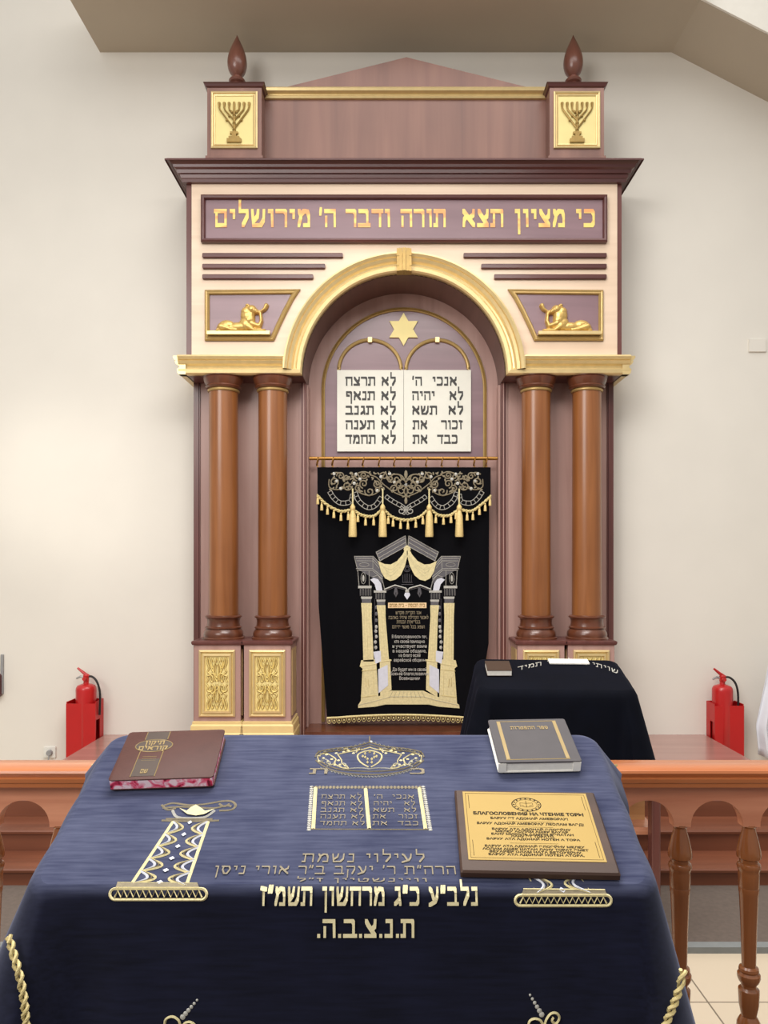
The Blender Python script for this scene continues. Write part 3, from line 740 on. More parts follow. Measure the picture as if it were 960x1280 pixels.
# hanging garland, little tassels and centre box
ps(si, [(370, 358), (420, 338), (470, 352), (476, 360)], 1.8); ps(gy, [(372, 366), (420, 347), (468, 360)], .8)
ps(gy, [(424, 350), (418, 375), (424, 390), (430, 375), (424, 350)], 2.4)
wh.poly([(466, 372), (486, 372), (490, 384), (476, 404), (462, 384)], .006); si.dot((476, 366), w_(2.5), None, .009)
for pts in ([(450, 335), (504, 335)], [(454, 325), (500, 325)], [(456, 290), (456, 325)], [(466, 286), (466, 325)], [(476, 284), (476, 325)], [(486, 286), (486, 325)], [(496, 290), (496, 325)], arc(476, 262, 16, 14, 0, 360, 14), arc(476, 262, 9, 8, 0, 360, 14)): gy.stroke(pts, w_(.9), .006)
# chain lamps between the columns
for y in (440, 470, 500, 530, 550, 575, 600, 625): both(lambda q: (gy if y < 520 else si).dot(q[0], w_(2.0), w_(2.4), .006), [(329+(y % 3)*2, y)])
ps(gy, [(326, 400), (328, 640)], .7)
d = gd(); d.poly([(388, 418), (565, 418), (565, 443), (388, 443)], .005); 
bandm = d
tx = gd(); tg = gd(); tr_ = gd()
def line(D, t, cx, yb, w, h, lat=False, hh=.007):
    (a, z0_), (c, _) = cur(G((cx-w/2, yb))), cur(G((cx+w/2, yb))); z1_ = cur(G((cx, yb-h)))[1]
    if lat: v, f = latin(t, a, c, z0_, z1_, .012); D.raw(v, f, hh)
    else: D.polys(hebrew(t, a, c, z0_, z1_, .08, .11), hh)
line(tr_, "בית הכנסת - בית מנחם", 476, 438, 164, 15)
for t, y, w in (("אנו הקרית מקדש", 472, 118), ("לאנשי הקהילה שיחיו באהבה", 494, 184), ("בבריאות ובנחת", 514, 108), ("ושפע בכל מעשי ידיהם", 537, 150)): line(tg, t, 482, y, w, 14)
for t, y, w in (("В благословенность тех,", 582, 162), ("кто своей помощью", 604, 140), ("и участвует вами", 626, 158), ("в нашей общине,", 648, 156), ("на благо всей", 668, 100), ("еврейской общины", 690, 146), ("Да будет мы в своей", 733, 158), ("Божьей благословенны", 753, 178), ("Всевышним", 774, 94)): line(tx, t, 487, y, w, 15, True)
gate.build('embroidered_gate', curtain)
bandm.build('title_band', 'band', curtain); tr_.build('title_inscription', 'gold_dark', curtain); tg.build('hebrew_inscription', 'thread_dull', curtain); tx.build('cyrillic_inscription', 'thread_silver', curtain)
# bottom fringe of the curtain: scalloped lace of loops
fr = Deco(csurf, cur); 
pts = [(408.5+i*(594-408.5)/60, 898-4.3*math.sin(PI*i/60)) for i in range(61)]
fr.stroke(pts, w_(3), .008)
for i in range(30):
    a, c = pts[2*i], pts[2*i+2]; mx_, my_ = (a[0]+c[0])/2, (a[1]+c[1])/2
    fr.stroke(curve([a, (a[0]+.8, a[1]+5), (mx_, my_+7), (c[0]-.8, c[1]+5), c], 4), w_(.9), .008); fr.dot((mx_, my_+3.6), w_(1.3), None, .01)
fr.build('fringe', 'thread_gold', curtain)

# valance
DV = DC-.05
def vp(p): return (390+p[0]/4.174, 575+p[1]/4.174)
def vm(p): q = vp(p); return (ax(q[0], DV), az(q[1], DV))
hem = [(28, 185), (80, 235), (150, 268), (211, 262), (260, 288), (320, 294), (370, 262), (420, 298), (490, 314), (560, 298), (611, 260), (660, 288), (716, 290), (766, 262), (830, 267), (880, 235), (932, 190)]
hc = curve(hem, 6)
b_ = MB(); top = [vm((p[0], 38)) for p in hc]; bot = [vm(p) for p in hc]; n = len(hc)
vs = []; fs = []
for k in range(7):
    for i in range(n):
        x_ = top[i][0]; z_ = top[i][1]+(bot[i][1]-top[i][1])*k/6; vs.append((x_, DV+.0015*math.sin(x_*20), z_))
for k in range(6):
    for i in range(n-1): fs.append((k*n+i, k*n+i+1, (k+1)*n+i+1, (k+1)*n+i))
b_.add(vs, fs); o = b_.build('curtain_valance', 'velvet_black', None, True)
val = tag(o, 'short black valance with gold scrollwork and tassels over the ark curtain', 'valance')
def vsurf(u, v, h): return (u, DV-.004-h, v)
KV = DV/F/4.174
# twisted cord along the scalloped hem
b_ = MB()
for ph in (0, PI):
    pts = []
    hc2 = curve(hem, 16)
    for i, p in enumerate(hc2):
        x_, z_ = vm(p); a = i*.75+ph; pts.append((x_, DV-.012+.006*math.sin(a), z_+.007*math.cos(a)))
    b_.tube(pts, .0085, 6)
b_.build('cord_trim', 'thread_gold', val, True)
def tassel(x, z, L, r, name):
    b_ = MB(); b_.lathe([(r*.25, 0), (r*.35, -.02*L), (r*.62, -.08*L), (r*.62, -.15*L), (r*.42, -.2*L), (r*.5, -.23*L), (r*.8, -.35*L), (r, -.95*L), (r*.95, -L)], (x, DV-.022-r*.2, z), 14); return b_.build(name, 'tassel', val, True, 40)
for px, py in ((31, 190), (52, 222), (82, 244), (115, 262), (152, 276), (190, 272), (240, 282), (280, 300), (322, 300), (398, 292), (423, 306), (462, 318), (500, 320), (541, 312), (578, 294), (645, 288), (685, 296), (724, 288), (750, 268), (808, 274), (838, 272), (872, 246), (902, 226), (927, 198)):
    x_, z_ = vm((px, py)); tassel(x_, z_, 42*KV, 8*KV, 'small_tassel')
for px in (213, 369, 611, 767):
    x_, z_ = vm((px, 232)); o = tassel(x_, z_, 170*KV, 22*KV, 'large_tassel')
    b_ = MB(); zt = vm((px, 150))[1]; b_.tube([(x_, DV-.016, z_-.004), (x_, DV-.012, zt)], .007, 6); b_.ball((x_, DV-.026, z_-.02), .018, n=10, m=7); b_.build('tassel_cord', 'thread_cream', o, True)
scw = Motif(vsurf, vm); go, sv = scw['thread_dull'], scw['thread_silver']
def vw(c): return c*KV
def vb(D, pts, w, h=.005): D.stroke(pts, vw(w), h); D.stroke([(980-p[0], p[1]) for p in pts], vw(w), h)
for cx_, cy_, r_, a0, tn in ((470, 160, 34, 90, -1.5), (445, 100, 24, 300, 1.2), (455, 130, 22, 0, 1.4), (430, 150, 20, 180, 1.3), (410, 100, 18, 60, 1.4), (375, 85, 22, 200, 1.2), (340, 125, 24, 0, 1.4), (270, 125, 24, 100, 1.4), (300, 165, 26, 200, -1.3), (270, 80, 20, 0, 1.5), (235, 90, 20, 90, 1.3), (185, 135, 26, 0, 1.5), (150, 85, 22, 180, 1.4), (115, 115, 24, 60, -1.4), (180, 90, 16, 0, 1.2), (240, 150, 18, 300, -1.2)): vb(go, spiral(cx_, cy_, r_, a0, tn), 7)
vb(go, curve([(300, 78), (335, 90), (365, 120), (395, 145), (430, 170), (490, 195)], 6), 6); vb(go, curve([(230, 160), (265, 178), (305, 185), (345, 165), (360, 110), (380, 70)], 6), 6)
vb(go, curve([(90, 100), (90, 140), (120, 155), (160, 150), (200, 130), (215, 105)], 6), 6); vb(go, curve([(490, 120), (470, 85), (440, 75), (410, 80)], 6), 7)
vb(go, curve([(100, 75), (125, 66), (150, 72)], 5), 7); vb(go, curve([(225, 75), (270, 62), (310, 75)], 5), 7)
for p in ((490, 75, 9, 22), (490, 212, 8, 18), (478, 100, 10, 7), (502, 100, 10, 7)): go.dot(p[:2], vw(p[2]), vw(p[3]), .006)
random.seed(3)
for i in range(60):
    x_ = random.uniform(95, 470); y_ = random.uniform(65, 170-abs(x_-285)*.05)
    for xx in (x_, 980-x_): go.dot((xx, y_), vw(9), vw(4.5), .006, rot=random.uniform(0, 3))
for x_, y_ in ((115, 72), (230, 75), (220, 122), (150, 150), (130, 110), (250, 100), (405, 72), (360, 88), (430, 115), (340, 160), (490, 130)):
    for xx in (x_, 980-x_): sv.dot((xx, y_), vw(9), None, .008)
# silver ladders
def ladder(pts, hw):
    c = curve(pts, 4); n = len(c); A1, A2 = [], []
    for i in range(n):
        a = Vector(c[max(0, i-1)]); e = Vector(c[min(n-1, i+1)]); t = (e-a).normalized(); nn = Vector((-t.y, t.x)); p = Vector(c[i])
        A1.append(tuple(p+nn*hw)); A2.append(tuple(p-nn*hw))
    vb(sv, A1, 4); vb(sv, A2, 4)
    for i in range(0, n, 2): vb(sv, [A1[i], A2[i]], 4)
ladder([(92, 165), (115, 200), (150, 225), (200, 218), (212, 180)], 11); ladder([(225, 170), (245, 215), (290, 248), (330, 238), (362, 195)], 11)
ladder([(385, 190), (420, 215), (465, 240), (488, 258)], 10)
vb(sv, spiral(465, 265, 22, 270, 1.2), 5); vb(sv, curve([(488, 258), (484, 285), (470, 280)], 4), 4)
scw.build('embroidered_scrollwork', val)

# ================================================================== DRAPED CLOTHS
class Drape:
    """rectangular sloping top with a skirt; sheet coordinates (x, s): s < 0 up the slope from the near edge, s > 0 down the front"""
    def __init__(s, x0, x1, yn, yf, zn, zf, r, rc, flare_front, flare_side, flare_back, flare_corner, flare_corner_right, flare_far, hem, yaw=0):
        s.__dict__.update(locals()); s.a = math.atan2(zf-zn, yf-yn); s.L = math.hypot(zf-zn, yf-yn)
        s.c = Vector(((x0+x1)/2, yn, 0)); s.R = Matrix.Rotation(yaw, 3, 'Z')
    def tr(s, p): return s.R @ (Vector(p)-s.c)+s.c if s.yaw else Vector(p)
    def profile(s, a, f, d):
        r = s.r; end = PI/2-f; la = r*(end-a)
        if d < la:
            t = a+d/r; return r*(math.sin(t)-math.sin(a)), r*(math.cos(t)-math.cos(a)), t
        h = r*(math.sin(end)-math.sin(a)); v = r*(math.cos(end)-math.cos(a)); d -= la
        return h+d*math.cos(end), v-d*math.sin(end), end
    def ff(s, x):                                     # flare of the front at x
        u = abs(2*(x-s.x0)/(s.x1-s.x0)-1)
        fc = s.fc(x); return s.flare_front+(fc-s.flare_front)*max(0, (u-.8)/.2)**2 if u < 1 else fc
    def fc(s, x): return s.flare_corner if x < (s.x0+s.x1)/2 else s.flare_corner_right
    def wave(s, x, d):
        u = abs(2*(x-s.x0)/(s.x1-s.x0)-1); return .012*max(0, (u-.5)/.5)*math.sin(x*32)*min(1, max(0, d-.03)/.25)
    def front(s, x, d, h=0):
        if d <= 0:
            n = Vector((0, -math.sin(s.a), math.cos(s.a)))
            return s.tr(Vector((x, s.yn-d*math.cos(s.a), s.zn-d*math.sin(s.a)))+n*h)
        H, V, t = s.profile(s.a, s.ff(x), d)
        H += s.wave(x, d)
        return s.tr((x, s.yn-H-h*math.sin(t), s.zn+V+h*math.cos(t)))
    def inv(s, p):                                    # photo px -> sheet coordinates
        px, py = p
        lo, hi = -s.L*1.6, .6
        x = (s.x0+s.x1)/2
        for _ in range(6):
            a, c = lo, hi
            for _ in range(40):
                m_ = (a+c)/2; q = s.front(x, m_)
                if HY+(EYE-q.z)/q.y*F < py: a = m_
                else: c = m_
            q = s.front(x, a); x += (px-CX)*q.y/F-q.x
        return (x, (a+c)/2)
    def mesh(s, nx, ny, rows):
        b = MB(); rc = s.rc
        # outline of the top, counter-clockwise from the near left
        ring = []
        def pl(x, y): return s.zn+(y-s.yn)*math.tan(s.a)
        def edge(p, q, n):
            for i in range(n): t = i/n; ring.append((p[0]+(q[0]-p[0])*t, p[1]+(q[1]-p[1])*t))
        X0, X1, Y0, Y1 = s.x0, s.x1, s.yn, s.yf
        norms = []
        def corner(cx, cy, a0, n=10):
            for i in range(n):
                a = a0+PI/2*i/n; ring.append((cx+rc*math.cos(a), cy+rc*math.sin(a)))
        edge((X0+rc, Y0), (X1-rc, Y0), nx); corner(X1-rc, Y0+rc, -PI/2); edge((X1, Y0+rc), (X1, Y1-rc), ny); corner(X1-rc, Y1-rc, 0)
        edge((X1-rc, Y1), (X0+rc, Y1), nx); corner(X0+rc, Y1-rc, PI/2); edge((X0, Y1-rc), (X0, Y0+rc), ny); corner(X0+rc, Y0+rc, PI)
        n = len(ring); s.hempts = []
        # top: fan of shrinking rings
        K = 6; cx, cy = (X0+X1)/2, (Y0+Y1)/2
        vs = []; fs = []
        for k in range(K):
            t = k/K
            for x, y in ring: xx, yy = x+(cx-x)*t, y+(cy-y)*t; vs.append(s.tr((xx, yy, pl(xx, yy))))
        vs.append(s.tr((cx, cy, pl(cx, cy))))
        for k in range(K-1):
            for i in range(n): j = (i+1) % n; fs.append((k*n+i, k*n+j, (k+1)*n+j, (k+1)*n+i))
        for i in range(n): fs.append(((K-1)*n+i, (K-1)*n+(i+1) % n, K*n))
        b.add(vs, fs)
        off = 0; vs = []; fs = []; base = len(b.v)
        for i, (x, y) in enumerate(ring):
            a_ = ring[i-1]; c_ = ring[(i+1) % n]; t = Vector((c_[0]-a_[0], c_[1]-a_[1])).normalized(); nn = Vector((t.y, -t.x))
            sl = math.atan(-math.tan(s.a)*nn.y)
            u = abs(2*(x-X0)/(X1-X0)-1); w = abs(2*(y-Y0)/(Y1-Y0)-1)
            cf = max(0, (min(u, w)-.8)/.2)**2 if min(u, w) > .8 else 0
            if nn.y < -.999: f = s.ff(x)
            elif nn.y > .999: f = s.flare_back+(s.flare_far-s.flare_back)*(max(0, (u-.7)/.3)**2)
            elif abs(nn.x) > .999: g = (y-Y0)/(Y1-Y0); f0 = s.fc(x)+(s.flare_side-s.fc(x))*min(1, g*5); f = f0+(s.flare_far-f0)*max(0, (g-.55)/.45)**1.3
            else: f = s.fc(x) if nn.y < 0 else s.flare_far
            hl = s.hem(u*(1 if x > cx else -1), (y-Y0)/(Y1-Y0), nn)
            for k in range(rows+1):
                d = hl*(k/rows)**1.25; H, V, _ = s.profile(sl, f, d)
                if nn.y < -.999: H += s.wave(x, d)
                elif abs(nn.x) > .9: H += .010*math.sin(y*38)*min(1, d/.2)
                vs.append(s.tr((x+nn.x*H, y+nn.y*H, pl(x, y)+V)))
            s.hempts.append(vs[-1])
        q = rows+1
        for i in range(n):
            j = (i+1) % n
            for k in range(rows): fs.append((i*q+k, i*q+k+1, j*q+k+1, j*q+k))
        b.add(vs, fs)
        return b
def braid(pts, r, step, mat, name, parent):
    P = [Vector(p) for p in pts]; Q = []; 
    for a, c in zip(P, P[1:]):
        n = max(1, int((c-a).length/step))
        for i in range(n): Q.append(a+(c-a)*i/n)
    Q.append(P[-1]); b = MB()
    for ph in (0, PI):
        o_ = []
        for i, p in enumerate(Q):
            t = (Q[min(i+1, len(Q)-1)]-Q[max(i-1, 0)]); t = t.normalized() if t.length else Vector((1, 0, 0))
            u = t.cross(Vector((0, 1, 0))); u = u.normalized() if u.length > .05 else Vector((0, 0, 1)); w = t.cross(u)
            a = i*.9+ph; o_.append(p+u*r*math.cos(a)+w*r*.6*math.sin(a))
        b.tube(o_, r*.75, 6)
    return b.build(name, mat, parent, True)

def hem_table(u, v, n):
    if n.y < -.9: return .47
    if n.y > .6: return .15
    return .13+.34*(1-v)**1.6
tb = Drape(-.756, .544, 1.631, 2.122, 1.22, 1.422, .03, .03, math.radians(6), math.radians(5), math.radians(14), math.radians(23), math.radians(15), math.radians(42), hem_table)
table = thing('reading_table', (-.106, 1.9, BZ), 'sloping wooden reading table hidden under the blue velvet cloth', 'table')
b_ = MB(); ta = math.tan(tb.a)
def zt(y): return 1.22+(y-1.631)*ta-.012
X0, X1 = -.74, .528
b_.add([(X0, 1.65, zt(1.65)-.035), (X1, 1.65, zt(1.65)-.035), (X1, 2.1, zt(2.1)-.035), (X0, 2.1, zt(2.1)-.035), (X0, 1.65, zt(1.65)), (X1, 1.65, zt(1.65)), (X1, 2.1, zt(2.1)), (X0, 2.1, zt(2.1))], [(0, 3, 2, 1), (4, 5, 6, 7), (0, 1, 5, 4), (1, 2, 6, 5), (2, 3, 7, 6), (3, 0, 4, 7)])
b_.build('sloping_top', 'rail', table)
for x_ in (X0+.08, X1-.08):
    for y_ in (1.72, 2.05):
        b_ = MB(); b_.lathe([(.035, BZ), (.04, BZ+.05), (.028, BZ+.1), (.038, .7), (.03, .9), (.036, 1.0), (.036, zt(y_)-.04)], (x_, y_, 0), 16); b_.build('leg', 'baluster', table, True)
b_ = MB(); b_.box(X0+.06, X1-.06, 1.71, 1.73, 1.05, zt(1.72)-.04); b_.box(X0+.06, X1-.06, 2.04, 2.06, 1.05, zt(2.04)-.04); b_.build('apron', 'rail', table)
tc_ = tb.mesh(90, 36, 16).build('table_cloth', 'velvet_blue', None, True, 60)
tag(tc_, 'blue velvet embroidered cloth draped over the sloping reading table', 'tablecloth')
tsurf = lambda u, v, h: tuple(tb.front(u, v, h))
# gold braid: along the hem and up the two front corners
hp = [Vector(p) for p in tb.hempts]; near = [p for p in hp if p.y < 1.66]; k0 = [i for i, p in enumerate(hp) if p.y < 1.66 and hp[i-1].y >= 1.66]
far = [p for p in hp if p.y > 2.12]
k0 = k0[0] if k0 else 0; ring_ = hp[k0:]+hp[:k0]; braid([p for p in ring_ if p.y < 1.66], .0055, .0045, 'thread_gold', 'hem_braid', tc_); braid([p for p in ring_ if p.y > 2.14], .0055, .0045, 'thread_gold', 'hem_braid', tc_)
def on_front(p, lift=.008): u, v = tb.inv(p); return tb.front(u, v, lift)
for pts in ([(853, 1212), (850, 1228), (843, 1250), (829, 1284), (822, 1300)], [(12, 1170), (19, 1195), (27, 1225), (32, 1255), (34, 1290)]):
    braid([on_front(p, .005) for p in curve(pts, 4)], .0055, .0042, 'thread_gold', 'corner_braid', tc_)
TD = lambda: Deco(tsurf, tb.inv)
def tline(D, t, x0, x1, yb, yt, h=.003, nx=.085, ny=.11, tr=.1):
    a = tb.inv((x0, yb)); c = tb.inv((x1, yb)); e = tb.inv(((x0+x1)/2, yt))
    P = hebrew(t, a[0], c[0], 0, a[1]-e[1], nx, ny, tr)
    D.polys([[(u, a[1]-v) for u, v in q] for q in P], h)
def motif():
    global mo, dull, silver, cream, bright, white
    mo = Motif(tsurf, tb.inv); dull, silver, cream, bright, white = mo['thread_dull'], mo['thread_silver'], mo['thread_cream'], mo['thread_gold'], mo['thread_white']
def finish(name):
    for k in list(mo.d):
        if not mo.d[k].m.f: del mo.d[k]
    mo.build(name, tc_)
# dedication lines: small thread on the top, larger on the front
for args in (("thread_dull", "לעילוי נשמת", 377, 532, 1079, 1067.5, .002, .045, .075), ("thread_dull", "הרה\"ת ר' יעקב ב\"ר אורי ניסן", 266, 571, 1094, 1083, .002, .045, .075), ("thread_dull", "וויינשטיין ז\"ל", 369, 535, 1103, 1098.5, .002, .045, .09), ("thread_letter", "נלב\"ע כ\"ג מרחשון תשמ\"ז", 325, 598, 1131, 1110, .005, .078, .11), ("thread_letter", "ת.נ.צ.ב.ה.", 396, 519, 1171, 1148, .005, .08, .11)):
    d = TD(); tline(d, *args[1:]); d.build('dedication_line', args[0], tc_)
motif()
# crown of the law with its two letters
def CR(p): return (380+p[0]/5.333, 900+p[1]/5.333)
def cs(D, pts, w, h=.003, mirror=True, closed=False):
    D.stroke([CR(p) for p in pts], w, h, closed)
    if mirror: D.stroke([CR((876-p[0], p[1])) for p in pts], w, h, closed)
cs(dull, curve([(80, 270), (130, 310), (220, 345), (330, 362), (438, 366)], 6), .0042); cs(dull, curve([(110, 280), (200, 322), (320, 340), (438, 345)], 6), .0036)
cs(dull, curve([(75, 250), (90, 220), (130, 205), (200, 192), (262, 186), (340, 178), (400, 162), (438, 150)], 6), .0036); cs(dull, curve([(90, 262), (110, 232), (150, 216), (230, 206), (330, 196), (438, 168)], 6), .003)
for i in range(15):
    t = i/14; x_ = 120+318*t; y_ = 318+58*(1-(1-t)**2); cs(silver, [(x_-9, y_), (x_, y_+9), (x_+9, y_+2)], .0026)
cs(cream, curve([(180, 238), (212, 262), (205, 292), (250, 318), (300, 326)], 6), .004, .003); cs(cream, curve([(225, 232), (250, 268), (255, 292), (300, 322)], 6), .0032, .003)
for x_, y_ in ((100, 240), (100, 275), (130, 255), (160, 275), (185, 262), (230, 270), (275, 305), (215, 222), (265, 214), (330, 222), (370, 200), (150, 232), (300, 208), (345, 205), (240, 300), (205, 300)):
    for xx in (x_, 876-x_): cream.dot(CR((xx, y_)), .0042, .0034, .003)
for x0_ in (85, 130, 175, 220, 265, 310, 355):
    cs(dull, spiral(x0_+12, 215-(x0_-85)*.12+abs(x0_-200)*.08, 15, x0_*3, 1.2), .0022, .003)
for x0_ in (120, 160, 200, 240, 280): cs(silver, spiral(x0_, 270+(x0_-120)*.28, 12, x0_*5, 1.1), .002, .003)
for k, pts in enumerate(([(180, 238), (150, 226), (112, 232), (92, 252), (104, 276), (140, 292)], [(140, 262), (168, 276), (176, 300), (150, 312)], [(225, 232), (262, 222), (300, 214), (345, 206), (372, 190)], [(300, 326), (340, 322), (390, 322), (438, 328)], [(205, 292), (178, 300), (160, 290)], [(250, 318), (240, 300), (262, 290), (285, 300)], [(345, 222), (360, 206), (400, 196), (438, 184)], [(320, 196), (345, 190), (352, 204), (330, 208)], [(262, 200), (280, 192), (296, 200), (282, 208)])):
    cs(cream if k % 2 == 0 else silver, curve(pts, 5), .0034, .003)
for t in range(12):
    x_ = 82+29*t; y_ = 246-52*math.sin(min(1, t/5)*PI/2)-(max(0, t-5)/6)**1.5*38
    cs(silver, [(x_-8, y_+4), (x_, y_-5), (x_+9, y_+2)], .0024, .003)
for x_, y_ in ((408, 226), (438, 216), (408, 250), (424, 262), (424, 284), (392, 244)):
    cs(cream, [(x_, y_-7), (x_+5, y_), (x_, y_+7), (x_-5, y_), (x_, y_-7)], .003, .003)
cs(cream, curve([(438, 205), (400, 212), (365, 228), (358, 252), (380, 285), (432, 316)], 6), .0045, .003); 
cs(dull, [(438, 150), (438, 112)], .004, .003, False); silver.dot(CR((445, 146)), .005, .006, .003)
tline(dull, "ת", 387, 411, 968, 961, .002, .07, .09); tline(dull, "כ", 512, 532, 968, 961, .002, .07, .09)
finish('crown_motif'); motif()
# little tablets in a fringed frame
def PX(p): return (360+p[0]/4, 910+p[1]/4)
def ln(D, pts, w, h=.003, c=False): D.stroke([PX(p) for p in pts], w, h, c)
ln(dull, [(120, 296), (672, 300), (708, 508), (104, 506)], .004, .002, True)
ln(cream, [(138, 298), (126, 506)], .009, .003); ln(cream, [(388, 304), (396, 400), (406, 504)], .009, .003); ln(cream, [(656, 300), (688, 506)], .009, .003)
for i in range(24):
    t = i/23; y_ = 294+216*t
    silver.dot(PX((120-14*t-2, y_)), .005, .003, .003); silver.dot(PX((674+36*t+2, y_)), .005, .003, .003)
for i in range(30): t = i/29; dull.dot(PX((140+520*t, 297)), .004, .006, .003)
for i in range(5):
    t = i/4; yb = 358+33*i; 
    tline(dull, LAWL[i], 360+(165-8*t)/4, 360+(368+16*t)/4, 910+yb/4, 910+(yb-22)/4, .002, .045, .07); tline(dull, LAWR[i], 360+(428-6*t)/4, 360+(632+22*t)/4, 910+yb/4, 910+(yb-22)/4, .002, .045, .07)
finish('tablets_motif'); motif()
# pillars
def pillar(tl, trr, bl, brr, full=True, t0=0):
    def Q(u, v): return (tl[0]+(trr[0]-tl[0])*u+((bl[0]-tl[0])*(1-u)+(brr[0]-trr[0])*u)*v, tl[1]+(trr[1]-tl[1])*u+((bl[1]-tl[1])*(1-u)+(brr[1]-trr[1])*u)*v)
    v0 = t0
    cream.stroke([Q(.03, v0), Q(.03, 1)], .0075, .003); cream.stroke([Q(.97, v0), Q(.97, 1)], .0075, .003)
    N_ = 5
    for i in range(N_):
        a, c = i/N_, (i+1)/N_
        if c <= t0: continue
        for off, wd, D in ((.33, .0055, cream), (.26, .0025, dull), (.18, .006, white)):
            pts = [(off*math.sin(PI*j/10), a+(c-a)*j/10) for j in range(11) if a+(c-a)*j/10 >= t0-.001]
            if len(pts) > 1:
                D.stroke([Q(.05+p[0], p[1]) for p in pts], wd, .004); D.stroke([Q(.95-p[0], p[1]) for p in pts], wd, .004)
    for i in range(6):
        v = .02+i*.19
        if v < t0: continue
        white.poly([Q(.5, v-.03), Q(.56, v), Q(.5, v+.03), Q(.44, v)], .003)
def CB(p): return (120+p[0]/4.8, 900+p[1]/4.8)
pillar(CB((455, 612)), CB((680, 612)), CB((205, 982)), CB((552, 996)))
# capital of the left pillar
for pts in ([(395, 520), (460, 500), (560, 512), (660, 505), (760, 488), (815, 490), (838, 515), (810, 540), (740, 545)], [(400, 530), (520, 522), (700, 530), (780, 515), (815, 520)], [(395, 604), (560, 608), (740, 604)], [(420, 594), (700, 596)], [(740, 505), (770, 520), (800, 505)], [(395, 512), (430, 540), (480, 530)]):
    dull.stroke([CB(p) for p in curve(pts, 4)], .006, .003)
cream.poly([CB(p) for p in [(500, 535), (545, 552), (570, 530), (600, 515), (628, 532), (655, 552), (712, 540), (650, 572), (600, 580), (550, 572)]], .004)
silver.stroke([CB(p) for p in curve([(460, 545), (478, 578), (520, 590), (600, 590), (660, 582), (712, 545)], 5)], .007, .004)
def foot(x0, x1, y0, y1, slab):
    ym, rr = (y0+y1)/2, (y1-y0)/2; cream.stroke(arc(x0+rr, ym, rr, rr, 90, 270, 10)+arc(x1-rr, ym, rr, rr, -90, 90, 10), .006, .004, True)
    n = 28; 
    cream.stroke([(x0+6+(x1-x0-12)*i/n, (y0+2.5 if i % 2 else y1-3)) for i in range(n+1)], .004, .004)
    dull.poly([(slab[0], y0-7), (slab[1], y0-6), (slab[1]+2, y0-1), (slab[0]-2, y0-1)], .003)
    cream.stroke([(slab[0], y0-7), (slab[1], y0-6)], .005, .004); cream.stroke([(slab[0]-2, y0-1), (slab[1]+2, y0-1)], .005, .004)
foot(137.5, 258.5, 1111, 1124.5, (147, 247)); finish('pillar_motif'); motif()
foot(644, 764, 1119, 1132, (654, 756)); pillar((618, 1010), (662, 1010), (668, 1116), (741, 1116), True, .78); finish('pillar_motif'); motif()
# scrolls with seed pearls near the bottom of the front
for left in (True, False):
    for pts in (([(206, 1284), (207, 1275), (212, 1271), (218, 1271), (224, 1276), (226, 1286)], [(229, 1284), (231, 1279), (237, 1277), (243, 1280), (245, 1286)], [(226, 1290), (228, 1300)]) if left else ([(660, 1284), (662, 1276), (668, 1273), (675, 1275), (679, 1281)], [(680, 1290), (682, 1276), (688, 1267), (695, 1266), (699, 1271), (697, 1277), (693, 1279), (690, 1275), (692, 1271)], [(676, 1286), (682, 1300)])):
        cream.stroke(curve(pts, 5), .0055, .006)
    for i in range(6): silver.dot((246.5-3.6*i, 1250+4.2*i) if left else (662.5+2.9*i, 1243.5+4.9*i), .0028+.0006*i, None, .005)
    finish('scroll_motif'); motif()

# ---- things lying on the sloping table
def slope_frame(p):                                   # sheet frame at sheet point
    n = Vector((0, -math.sin(tb.a), math.cos(tb.a))); v = Vector((0, math.cos(tb.a), math.sin(tb.a)))
    return tb.front(p[0], p[1], 0), Vector((1, 0, 0)), v, n
class Slab:
    """things lying on the slope: local (a right, b up the slope, h off the cloth), turned by yaw about its near left corner"""
    def __init__(s, near_left, near_right, lift=.006):
        s.o = tb.inv(near_left); e = tb.inv(near_right); s.w = math.hypot(e[0]-s.o[0], e[1]-s.o[1])
        s.yaw = math.atan2(-(e[1]-s.o[1]), e[0]-s.o[0]); s.lift = lift
    def P(s, a, b, h):
        c, q = math.cos(s.yaw), math.sin(s.yaw)
        return tb.front(s.o[0]+a*c-b*q, s.o[1]-(a*q+b*c), s.lift+h)
    def box(s, mb, a0, a1, b0, b1, h0, h1, skew=0):
        vs = [s.P(a+skew*b, b, h) for h in (h0, h1) for a, b in ((a0, b0), (a1, b0), (a1, b1), (a0, b1))]
        mb.add(vs, [(0, 3, 2, 1), (4, 5, 6, 7), (0, 1, 5, 4), (1, 2, 6, 5), (2, 3, 7, 6), (3, 0, 4, 7)])
    def rbox(s, mb, a0, a1, b0, b1, h0, h1, r=.012):   # rounded corners in plan
        pts = arc(a1-r, b0+r, r, r, -90, 0, 5)+arc(a1-r, b1-r, r, r, 0, 90, 5)+arc(a0+r, b1-r, r, r, 90, 180, 5)+arc(a0+r, b0+r, r, r, 180, 270, 5)
        n = len(pts); e = (h1-h0)*.25
        vs = []
        for h, g in ((h0, 0), (h1-e, 0), (h1, e)):
            for p in pts: vs.append(s.P(p[0]+(g if p[0] < (a0+a1)/2 else -g), p[1]+(g if p[1] < (b0+b1)/2 else -g), h))
        fs = [tuple(range(n-1, -1, -1)), tuple(range(2*n, 3*n))]
        for k in (0, 1): fs += [(k*n+i, k*n+(i+1) % n, (k+1)*n+(i+1) % n, (k+1)*n+i) for i in range(n)]
        mb.add(vs, fs)
    def deco(s, h): return Deco(lambda u, v, g: tuple(s.P(u, v, h+g)))

